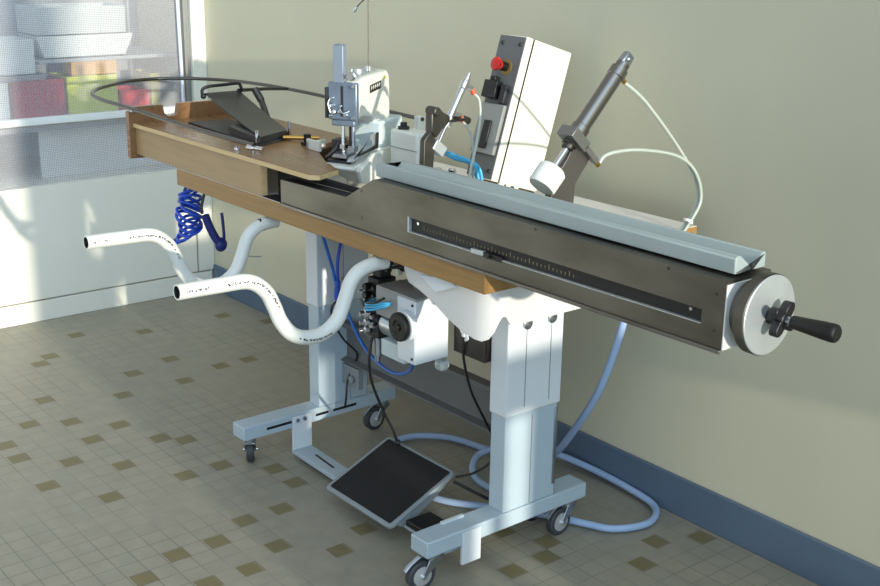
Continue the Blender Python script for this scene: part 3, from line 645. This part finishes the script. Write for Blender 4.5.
# ------------------------------------------------------------------ pneumatic press
def frame_yz(o, e):     # point helper along an axis in the plane x = const
    o, e = Vector(o), Vector(e); a = (e-o).normalized(); b = Vector((0, -a.z, a.y)); return o, a, b
t = thing('press_cylinder', 'steel pneumatic press cylinder with white stopper leaning over the rail', 'cylinder', (.49, .05, .728))
mb = MB(); mb.prism([(-.008, .728), (-.001, .876), (.036, .916), (.062, .958), (.108, .922), (.062, .866), (.054, .728)], 'x', .482, .499)
mb.box(.445, .499, -.02, .07, .7279, .734); part('bracket_arm', mb, mat('grey_steel_arm', (112, 108, 104), .42, .8, var=.15), t, .001)
mb = MB(); mb.box(-.022, .022, -.02, .03, -.006, .006)
a = math.atan2(1.075-.961, .225-.116); Ax = Vector((0, math.cos(a), math.sin(a))); Px = Vector((0, -math.sin(a), math.cos(a)))
O1 = Vector((.492, .070, .9665))
def Cq(s, p, x=0): return O1 + Ax*s + Px*p + Vector((x, 0, 0))
mb.bm.free(); mb = MB()
mb.hexa([Cq(-.028,-.026,-.021), Cq(-.028,-.026,.021), Cq(-.006,-.026,.021), Cq(-.006,-.026,-.021), Cq(-.028,.026,-.021), Cq(-.028,.026,.021), Cq(-.006,.026,.021), Cq(-.006,.026,-.021)])
mb.hexa([Cq(-.024,-.068,.008), Cq(-.024,-.068,.021), Cq(-.012,-.068,.021), Cq(-.012,-.068,.008), Cq(-.024,-.02,.008), Cq(-.024,-.02,.021), Cq(-.012,-.02,.021), Cq(-.012,-.02,.008)])
part('clamp_plate', mb, mat('grey_steel_plate', (140, 140, 138), .4, .8, var=.12), t, .001)
mb = MB(); mb.cyl(Cq(-.034, 0), Cq(-.028, 0), .016, n=6); mb.cyl(Cq(-.042, 0), Cq(-.034, 0), .012, n=20); part('lock_nut', mb, STEELD, t)
mb = MB(); mb.lathe(Cq(-.006, 0), Ax, [(0, 0), (0, .019), (.016, .019), (.018, .0165), (.140, .0165), (.142, .018), (.160, .018), (.162, .014), (.174, .014), (.174, 0)], 30); br = part('barrel', mb, mat('dark_polished_steel', (140, 138, 134), .25, 1, var=.06), t)
mb = MB(); mb.hexa([Cq(.164,-.013,-.008), Cq(.164,-.013,.008), Cq(.192,-.010,.008), Cq(.192,-.010,-.008), Cq(.164,.013,-.008), Cq(.164,.013,.008), Cq(.192,.010,.008), Cq(.192,.010,-.008)]); mb.cyl(Cq(.180, 0, -.0085), Cq(.180, 0, .0105), .006, n=14); part('end_lug', mb, ZINC, br, .002)
mb = MB(); mb.cyl(Cq(.146, -.018), Cq(.146, -.030), .005, n=12); mb.cyl(Cq(-.018, -.068, .014), Cq(-.018, -.080, .014), .006, n=12); part('hose_fitting', mb, BRASS, br)
mb = MB(); mb.cyl(Cq(-.09, 0), Cq(-.035, 0), .006, n=16); rod = part('piston_rod', mb, CHROME, t)
mb = MB(); mb.lathe(Cq(-.135, 0), Ax, [(0, 0), (0, .026), (.004, .0285), (.040, .0285), (.045, .024), (.046, .010), (.046, 0)], 30); part('stopper', mb, RUBW, rod, label='white rubber stopper')
h1 = [Cq(.146, -.031), (.502, .225, 1.027), (.504, .266, .993), (.506, .343, .92), (.507, .402, .855), (.507, .429, .807), (.507, .424, .768), (.507, .392, .737), (.506, .350, .705), (.500, .31, .672), (.47, .29, .662)]
mb = MB(); mb.tube(h1, .0037, 8, 6); single('air_hose', mb, CLEARH, 'milky air hose from the top of the press cylinder down behind the table', 'hose', (.5, .35, .67), 'milky air hoses', ang=60)
h2 = [Cq(-.018, -.081, .014), (.508, .131, .915), (.509, .176, .920), (.510, .243, .915), (.512, .332, .897), (.514, .387, .870), (.5165, .418, .831), (.517, .427, .788), (.5165, .404, .752), (.516, .368, .718), (.508, .32, .68), (.48, .30, .668)]
mb = MB(); mb.tube(h2, .0037, 8, 6); single('air_hose', mb, CLEARH, 'milky air hose from the foot of the press cylinder arching sideways behind the table', 'hose', (.505, .35, .68), 'milky air hoses', ang=60)
mb = MB(); mb.lathe((.5118, .396, .744), (0, .7, 1), [(0, .0105), (.003, .0112), (.006, .0105)], 16); mb.box(.5105, .514, .404, .41, .742, .745); single('hose_tie', mb, RUBW, 'white cable tie holding the two milky hoses together at the table edge', 'cable tie', (.5118, .396, .744))
# ------------------------------------------------------------------ small clamp cylinder
t = thing('clamp_cylinder', 'small pneumatic clamp cylinder on a dark bent bracket beside the sewing head', 'cylinder', (.15, -.01, .728))
mb = MB(); mb.prism([(-.042, .728), (-.043, .857), (-.041, .912), (-.022, .931), (-.011, .913), (-.016, .846), (-.013, .728)], 'x', .143, .158); part('bracket', mb, STEELD, t, .002)
mb = MB(); mb.prism([(-.024, .926), (-.024, .964), (-.016, .976), (-.002, .978), (.010, .966), (.026, .958), (.030, .946), (.010, .934), (-.010, .914)], 'x', .139, .160); mb.cyl((.134, -.012, .970), (.166, -.012, .970), .010); mb.box(.136, .164, .02, .072, .944, .950); mb.cyl((.15, .070, .947), (.15, .088, .940), .008); part('pivot_block', mb, STEELD, t, .003)
a2 = (Vector((0, .085-.034, 1.041-.954))).normalized(); o2 = Vector((.15, .034, .954))
mb = MB(); mb.lathe(o2-a2*.02, a2, [(0, 0), (0, .011), (.018, .011), (.02, .0075), (.085, .0075), (.087, .0092), (.103, .0092), (.105, .007), (.112, .007), (.112, .0045), (.122, .0045), (.122, 0)], 22); cb_ = part('barrel', mb, CHROME, t)
mb = MB(); mb.cyl(o2+a2*.072, o2+a2*.072+Vector((0, .022, -.006)), .0065); mb.cyl(o2+a2*.005, o2+a2*.005+Vector((0, .026, -.004)), .0065); part('elbow', mb, CHROME, cb_)
f1 = o2+a2*.072+Vector((0, .022, -.006)); f2 = o2+a2*.005+Vector((0, .026, -.004))
mb = MB(); mb.cyl(f1, f1+Vector((.002, .006, -.012)), .006, n=12); mb.cyl(f2, f2+Vector((.002, .006, -.012)), .006, n=12); part('hose_collar', mb, mat('orange_collar', (196, 96, 62), .4), cb_)
mb = MB(); mb.cyl(o2-a2*.02, o2-a2*.078, .0035, n=12); rd = part('piston_rod', mb, CHROME, t)
mb = MB(); mb.hexa([(.138, -.020, .893), (.160, -.020, .893), (.160, .008, .871), (.138, .008, .871), (.138, -.006, .912), (.160, -.006, .912), (.160, .022, .890), (.138, .022, .890)]); part('pressure_pad', mb, ALU, rd, .002)
g1 = f1+Vector((.002, .006, -.012)); g2 = f2+Vector((.002, .006, -.012))
mb = MB(); mb.tube([g1, (.158, .108, .985), (.165, .106, .95), (.17, .094, .90), (.175, .076, .85), (.178, .062, .80), (.18, .05, .735)], .003, 8, 6); single('thin_hose', mb, CLEARH, 'thin clear hose from the upper fitting of the small clamp cylinder', 'hose', (.17, .09, .8), 'thin clear hoses', ang=60)
mb = MB(); mb.tube([g2, (.155, .088, .915), (.155, .098, .87), (.150, .102, .82), (.145, .104, .735)], .003, 8, 6); single('thin_hose', mb, CLEARH, 'thin clear hose from the lower fitting of the small clamp cylinder', 'hose', (.16, .1, .8), 'thin clear hoses', ang=60)
mb = MB(); mb.box(.095, .215, -.055, .03, .7280, .742); part('base_plate', mb, ZINC, t, .001)
for x_, y_, z_ in ((.125, -.048, .852), (.178, -.020, .846), (.205, -.004, .848)):
    mb = MB(); mb.cyl((x_, y_, .742), (x_, y_, z_), .005, n=12); mb.lathe((x_, y_, z_), (0, 0, 1), [(0, 0), (0, .009), (.006, .009), (.009, .006), (.009, 0)], 16); part('set_screw', mb, CHROME, t)
mb = MB()
for k in range(2): mb.tube([(.172, .100+.010*k, .74), (.171, .099+.010*k, .82), (.160, .088+.010*k, .852-.003*k), (.130, .070+.010*k, .864-.004*k), (.098, .060+.008*k, .872-.004*k), (.076, .060+.004*k, .872-.003*k), (.068, .070, .866), (.074, .086-.004*k, .858+.003*k), (.10, .094-.004*k, .851), (.135, .112-.004*k, .842), (.148, .120-.004*k, .81), (.150, .122-.004*k, .74)], .0034, 8, 6)
single('tube_bundle', mb, CYAN, 'loop of light blue air tubes behind the rail by the control box', 'tubes', (.12, .07, .74), ang=60)
mb = MB(); mb.box(.085, .205, -.052, .02, .7279, .790); mb.cyl((.16, .0, .79), (.16, .0, .822), .006); mb.lathe((.19, -.02, .79), (0, 0, 1), [(0, 0), (0, .010), (.03, .010), (.036, .006), (.036, 0)], 14); mb.cyl((.105, -.03, .79), (.105, -.03, .815), .008)
single('fixing_block', mb, ZINC, 'grey block with small fittings behind the rail by the dark bent bracket', 'block', (.15, -.02, .728), bevel=.002) if False else mb.bm.free()
# ------------------------------------------------------------------ bent pipes
def bent_pipe(x, dy, dz, label, marks, extra):
    t = thing('bent_pipe', label, 'pipe', (x, -.17+dy, .68), 'white bent pipes under the tabletop')
    pts = [(x, -.617, .675), (x, -.53, .673), (x, -.465, .669), (x, -.428, .652), (x, -.410, .618), (x, -.395, .583), (x, -.370, .552), (x, -.335, .537), (x, -.295, .538), (x, -.260, .560), (x, -.240, .600), (x, -.225, .635), (x, -.203, .655), (x, -.170, .6635), (x, -.135, .664)]
    pts = [(p[0], p[1]+dy*max(0, min(1, (-p[1]-.1)/.1)) , (p[2]+.009 if p[1] < -.44 else p[2])) for p in pts]
    mb = MB(); P = mb.tube(pts, .0152, 20, 8, thick=.003); k = part('pipe_body', mb, [PVC, BLACKS], t, ang=50)  # second material darkens the bore: shade painted inside the open ends
    # printed marks: the text is too worn to be read, short broken strokes along the pipe
    mb = MB(); rnd2 = random.Random(marks)
    i = 1
    while i < len(P)-20:
        if (1 < i < 6 or 8 < i < 32 or 50 < i < 66) and rnd2.random() < .9:
            d = (P[i+1]-P[i]).normalized(); side = Vector((1, 0, 0)); up_ = d.cross(side)
            if up_.z < 0: up_ = -up_
            for q in range(3):
                w_ = rnd2.uniform(.001, .004); a_ = rnd2.uniform(-.06, .16)-(.25 if i > 48 else 0); h_ = rnd2.uniform(.08, .24)
                c0 = P[i]+d*rnd2.uniform(-.005, .005)
                vs = []
                for (s_, aa) in ((0, a_), (w_, a_), (w_, a_+h_), (0, a_+h_)):
                    n_ = (side*math.cos(aa)+up_*math.sin(aa)); vs.append(mb.bm.verts.new(c0+d*s_+n_*.01538))
                mb.bm.faces.new(vs)
        i += 1
    part('printed_mark', mb, INK, k)
    if extra:
        mb = MB(); c = P[extra]; d = P[extra+1]-P[extra]; mb.lathe(c, d, [(0, .0178), (.016, .0178)], 20); part('grey_band', mb, GREYP, k)
    mb = MB(); mb.box(x-.02, x+.02, -.150, -.128, .6805, .6828); part('fixing_clip', mb, ZINC, t)
bent_pipe(.15, 0, 0, 'nearer white bent pipe with printed marks, reaching out under the rail', 3, 0)
bent_pipe(-.29, .014, .0, 'farther white bent pipe curving down and out left below the tabletop', 8, 0)
# ------------------------------------------------------------------ drive unit
t = thing('drive_unit', 'white drive unit with black hand wheel hanging under the tabletop', 'motor', (.15, -.06, .683))
mb = MB(); mb.box(.150, .2135, -.105, -.012, .442, .586); part('side_box', mb, WHITE, t, .003)
mb = MB(); mb.box(.066, .1495, -.10, -.015, .520, .586); part('motor_body', mb, mat('light_grey_cast', (160, 162, 160), .5, var=.06), t, .003)
mb = MB(); mb.box(.080, .218, -.108, -.04, .5865, .592); mb.box(.15, .205, -.06, -.042, .592, .6825); part('mounting_plate', mb, mat('plate_grey', (150, 150, 148), .45, var=.05), t, .001)
mb = MB(); mb.cyl((.06, -.06, .488), (.1495, -.06, .488), .026, n=24); mb.cyl((.052, -.06, .488), (.06, -.06, .488), .022, n=24); part('shaft_housing', mb, ZINC, t, .001)
mb = MB(); mb.box(.066, .1498, -.085, -.03, .422, .460); part('terminal_box', mb, CREAMB, t, .002)
mb = MB(); mb.lathe((.193, -.1055, .530), (0, -1, 0), [(0, 0), (0, .033), (.018, .033), (.018, 0)], 32); hub = part('wheel_collar', mb, WHITE, t)
mb = MB(); mb.lathe((.193, -.1245, .530), (0, -1, 0), [(0, 0), (0, .029), (.003, .0315), (.010, .0315), (.013, .029), (.013, .016), (.010, .013), (.010, .008), (.014, .007), (.014, 0)], 36); part('hand_wheel', mb, BLACK, hub)
mb = MB()
for z in (.455, .575): mb.lathe((.205, -.1055, z), (0, -1, 0), [(0, 0), (0, .003), (.002, .003), (.002, 0)], 10)
part('cover_screw', mb, BLACKS, t)
mb = MB(); mb.hexa([(.2142, -.03, .60), (.2142, -.10, .585), (.2142, -.03, .56), (.2142, -.02, .56), (.2152, -.03, .60), (.2152, -.10, .585), (.2152, -.03, .56), (.2152, -.02, .56)]); mb.bm.free()
# black box and bulb beside it
t = thing('junction_box', 'black box behind the drive unit under the white shroud', 'box', (.27, .03, .57))
mb = MB(); mb.box(.216, .318, .0, .06, .455, .60); mb.box(.23, .30, .01, .05, .60, .6755); part('box_body', mb, mat('brown_black_case', (46, 40, 36), .5, var=.08), t, .002)
mb = MB(); mb.box(.3195, .322, .002, .058, .475, .595); part('side_plate', mb, BLACK, t, .001)
mb = MB(); mb.prism([(.225, .545), (.262, .525), (.268, .495), (.258, .488), (.236, .515)], 'y', -.004, -.0005); mb.cyl((.255, -.008, .502), (.255, -.0005, .502), .004); part('white_tab', mb, WHITE, t, .001)
mb = MB(); mb.ball((.19, -.01, .418), .017, 12, (1, 1, .95)); mb.cyl((.19, -.01, .428), (.19, -.01, .4412), .010); single('indicator_lamp', mb, GLASSB, 'small clear bulb under the white drive unit', 'lamp', (.19, -.01, .44))
mb = MB(); mb.hexa([(.285, -.1495, .668), (.335, -.150, .645), (.40, -.150, .672), (.36, -.148, .6800), (.285, -.1485, .6685), (.335, -.149, .6455), (.40, -.149, .6725), (.36, -.147, .6805)])
single('paper_slip', mb, WHITE, 'white paper slip hanging in front of the shroud under the tabletop', 'paper', (.34, -.148, .68)) 
# valves
t = thing('valve_block', 'black valve block with chromed fittings beside the drive unit', 'valve', (.01, -.05, .683))
mb = MB(); mb.box(-.005, .035, -.07, -.02, .445, .585); mb.box(.0, .03, -.06, -.03, .585, .6825); part('block', mb, BLACKS, t, .002)
mb = MB()
for k, z in enumerate((.565, .545, .525)): mb.cyl((.005, -.0705, z), (.005, -.088, z), .008, n=14); mb.cyl((.028, -.0705, z), (.028, -.082, z), .006, n=14)
part('cap', mb, BLACK, t, .001)
mb = MB()
for y, z, r in ((-.072, .500, .011), (-.072, .478, .009), (-.074, .555, .004), (-.074, .532, .004), (-.072, .46, .008)):
    mb.lathe((.002, y, z), (-.3, -1, 0), [(0, 0), (0, r), (.010, r), (.012, r*.6), (.022, r*.6), (.022, 0)], 16)
for z in (.50, .478): mb.lathe((.026, -.071, z), (.2, -1, 0), [(0, 0), (0, .008), (.012, .008), (.018, .004), (.018, 0)], 14)
part('fitting', mb, CHROME, t)
mb = MB(); mb.cyl((.012, -.055, .40), (.012, -.055, .4445), .012); mb.cyl((.012, -.055, .384), (.012, -.055, .40), .007); part('filter_cup', mb, ZINC, t)
mb = MB()
for k in range(3): mb.tube([(.036, -.045-.008*k, .535+.006*k), (.05, -.115, .53+.006*k), (.09, -.124, .540+.006*k), (.128, -.122, .556+.004*k), (.14, -.112, .565)], .0026, 8, 6)
single('tube_bundle', mb, CYAN, 'bundle of light blue tubes in front of the grey motor body under the table', 'tubes', (.08, -.12, .55), ang=60)
mb = MB(); mb.tube([(.03, -.074, .515), (.06, -.118, .545), (.10, -.128, .56), (.135, -.128, .578)], .003, 8, 6); single('black_cable', mb, BLACK, 'short black cable crossing the light blue tubes under the table', 'cable', (.08, -.11, .55), ang=60)
# black plugs hanging under the table, and a cable slung behind
for k, (x, y) in enumerate(((.045, -.05), (.078, -.045))):
    t = thing('cable_plug', ('left' if k == 0 else 'right')+' black plug of the two hanging under the tabletop above the motor', 'plug', (x, y, .683), 'black plugs')
    mb = MB(); mb.box(x-.010, x+.010, y-.009, y+.009, .618, .6825); part('plug_body', mb, BLACK, t, .002)
    mb = MB(); mb.box(x-.006, x+.006, y-.006, y+.006, .604, .618); part('plug_tip', mb, CREAM if k else BLACK, t)
mb = MB(); mb.tube([(-.09, -.08, .560), (-.03, -.10, .577), (.02, -.092, .600), (.07, -.085, .622), (.115, -.06, .635), (.128, -.03, .665)], .0035, 8, 6); mb.lathe((.118, -.055, .632), (.8, .3, .1), [(-.012, 0), (-.012, .011), (.012, .011), (.012, 0)], 14); single('black_cable', mb, BLACK, 'black cable with a thick connector slung above the grey motor body', 'cable', (.03, -.09, .6), ang=60)
# ------------------------------------------------------------------ hoses and cables at the left column
mb = MB(); mb.tube([(-.33, .0, .675), (-.33, .015, .62), (-.33, .030, .586), (-.33, .056, .503), (-.33, .071, .44), (-.31, .085, .39), (-.27, .088, .34), (-.20, .075, .31), (-.11, .06, .30), (-.02, .03, .322), (.06, .0, .36), (.11, -.03, .40), (.115, -.04, .4205)], .0042, 8, 8); single('blue_hose', mb, BLUEA, 'bright blue hose looping from the left column to the drive unit', 'hose', (-.2, .05, .4), ang=60)
mb = MB(); mb.tube([(-.332, .055, .675), (-.328, .085, .60), (-.322, .072, .56), (-.318, .062, .52), (-.320, .066, .46), (-.325, .08, .44)], .004, 8, 8); mb.lathe((-.320, .064, .475), (.0, -.1, -1), [(0, 0), (0, .007), (.028, .008), (.05, .006), (.05, 0)], 14); single('blue_hose', mb, BLUEC, 'shorter dark blue hose with a coupling beside the left column', 'hose', (-.32, .07, .55), ang=60)
mb = MB(); mb.tube([(-.318, .066, .43), (-.33, .05, .400), (-.33, .06, .355), (-.325, .085, .31), (-.31, .115, .27), (-.325, .112, .23), (-.33, .098, .19), (-.325, .09, .15), (-.33, .09, .1245)], .0028, 8, 8); single('black_cable', mb, BLACK, 'thin black cable running down the front of the left column', 'cable', (-.32, .09, .25), ang=60)
mb = MB(); mb.tube([(.012, -.07, .445), (.02, -.085, .40), (.015, -.075, .34), (.01, -.04, .26), (.0, .0, .19), (-.03, .035, .142)], .0035, 8, 8); mb.ball((-.03, .035, .1405), .008); single('pedal_rod', mb, BLACKS, 'dark pull rod joining the foot pedal to the drive unit above', 'rod', (0, 0, .2), ang=60)
mb = MB(); mb.tube([(.255, -.006, .50), (.25, .002, .44), (.245, .03, .36), (.25, .07, .28), (.255, .098, .22), (.242, .10, .175), (.212, .072, .140), (.184, .040, .128)], .0030, 8, 8); single('black_cable', mb, BLACK, 'black cable hanging from the black box down to the foot pedal', 'cable', (.24, .05, .3), ang=60)
mb = MB(); mb.tube([(.184, .036, .118), (.215, .055, .105), (.255, .085, .085), (.29, .13, .05), (.29, .19, .016), (.24, .245, .006), (.14, .29, .006), (.02, .33, .006)], .0038, 8, 8); single('black_cable', mb, BLACK, 'thicker black cable running from the pedal corner back to the floor under the table', 'cable', (.2, .2, .05), ang=60)
# ------------------------------------------------------------------ spiral hose and air gun
t = thing('spiral_hose', 'royal blue spiral air hose hanging under the left end of the tabletop', 'hose', (-.69, -.112, .683))
mb = MB(); pts = []
rr_ = random.Random(3)
for k in range(12*12):
    a = 2*PI*k/12; s = k/(12*12); r = .027+.005*math.sin(k*.37)+.004*s
    pts.append((-.738+.008*math.sin(k*.21)+r*math.cos(a), -.118+.008*math.sin(k*.13)-.016*s+r*math.sin(a)*.95, .679-.152*s+.014*math.sin(a+k*.05)))
mb.tube(pts, .0042, 8, 2); part('coil', mb, BLUEC, t, ang=60)
mb = MB(); mb.cyl((-.708, -.112, .672), (-.708, -.112, .6825), .006); part('hose_fitting', mb, ZINC, t)
t = thing('air_gun', 'dark blue air gun hanging beside the spiral hose under the table', 'air gun', (-.60, -.125, .683))
mb = MB(); mb.tube([(-.615, -.146, .618), (-.613, -.135, .585), (-.610, -.122, .556), (-.607, -.112, .540)], .011, 12, 5); mb.ball((-.607, -.108, .536), .0175, 10, (.75, 1, 1.1)); part('gun_body', mb, NAVY, t)
mb = MB(); mb.tube([(-.60, -.106, .622), (-.598, -.105, .60), (-.600, -.102, .57), (-.604, -.100, .55)], .0042, 10, 5); part('trigger_lever', mb, NAVY, t)
mb = MB(); mb.tube([(-.622, -.150, .621), (-.628, -.148, .64), (-.628, -.135, .6825)], .004, 8, 5); part('hook', mb, BLACK, t)
mb = MB(); mb.tube([(-.602, -.098, .526), (-.58, -.075, .512), (-.55, -.055, .508), (-.52, -.04, .512)], .0018, 8, 5); part('nozzle', mb, ZINC, t)
# ------------------------------------------------------------------ pedal
t = thing('foot_pedal', 'tilted grey foot pedal with black rubber mat on the cross bar', 'pedal', (.05, -.05, .03))
def Pd(x, s, n): return Vector((x, -.134+s*.919-n*.394, .06+s*.394+n*.919))      # s along the tilt, n out of the plate
def pbox(mb, x0, x1, s0, s1, n0, n1): mb.hexa([Pd(x0,s0,n0), Pd(x1,s0,n0), Pd(x1,s1,n0), Pd(x0,s1,n0), Pd(x0,s0,n1), Pd(x1,s0,n1), Pd(x1,s1,n1), Pd(x0,s1,n1)])
mb = MB(); pts = []
def rr2(x0, x1, s0, s1, r):
    out = []
    for cx, cs, a0 in ((x1-r, s1-r, 0), (x0+r, s1-r, 90), (x0+r, s0+r, 180), (x1-r, s0+r, 270)):
        for k in range(5): a = math.radians(a0+k*22.5); out.append((cx+r*math.cos(a), cs+r*math.sin(a)))
    return out
def pplate(mb, out, n0, n1):
    A = [mb.bm.verts.new(Pd(x, s, n0)) for x, s in out]; Bv = [mb.bm.verts.new(Pd(x, s, n1)) for x, s in out]; n = len(out)
    fs = [mb.bm.faces.new(A[::-1]), mb.bm.faces.new(Bv)]
    for i in range(n): fs.append(mb.bm.faces.new((A[i], A[(i+1) % n], Bv[(i+1) % n], Bv[i])))
    mb._tag(fs)
pplate(mb, rr2(-.080, .178, -.012, .196, .012), -.009, 0)
fpp = part('foot_plate', mb, mat('grey_cast_pedal', (138, 146, 150), .45, var=.05), t, .002)
mb = MB(); pplate(mb, rr2(-.068, .168, -.002, .187, .004), .0002, .002); part('rubber_mat', mb, BLACKM, fpp)
for x0, x1 in ((.166, .177), (-.074, -.064)):
    mb = MB(); mb.prism([(-.122, .054), (.022, .1165), (-.01, .090), (-.075, .054), (-.112, .047)], 'x', x0, x1); part('side_cheek', mb, fpp.data.materials[0], t, .001)
mb = MB(); mb.hexa([(.0, -.078, .0366), (.10, -.085, .041), (.10, -.045, .041), (.0, -.040, .0366), (.0, -.078, .066), (.10, -.085, .066), (.10, -.05, .080), (.0, -.05, .080)]); part('pivot_block', mb, GREYP, t, .001)
mb = MB(); mb.hexa([(.186, -.105, .0515), (.275, -.105, .0515), (.275, -.035, .0515), (.186, -.035, .0515), (.186, -.105, .066), (.275, -.105, .066), (.275, -.035, .066), (.186, -.035, .066)]); single('sensor_box', mb, BLACK, 'flat black box on the cross bar between foot pedal and right foot', 'box', (.23, -.065, .047), bevel=.002)
# ------------------------------------------------------------------ blue hose on the floor
hp = [(.44, .32, .66), (.435, .31, .56), (.415, .30, .449), (.370, .30, .33), (.29, .315, .21), (.20, .345, .11), (.08, .375, .04), (-.07, .372, .012), (-.20, .335, .012), (-.268, .245, .012), (-.225, .14, .012), (-.09, .075, .012), (.07, .086, .012), (.20, .175, .012), (.30, .242, .012), (.374, .278, .012), (.435, .315, .012), (.463, .40, .012), (.42, .470, .014), (.319, .488, .018), (.182, .486, .024), (.06, .45, .036), (-.02, .385, .036), (-.035, .30, .028), (.03, .235, .012), (.14, .23, .012), (.22, .28, .012), (.26, .36, .012)]
mb = MB(); mb.tube(hp, .0088, 12, 8); single('air_supply_hose', mb, BLUEH, 'thick translucent blue hose dropping behind the table and looping on the floor', 'hose', (.3, .35, .0), ang=60)
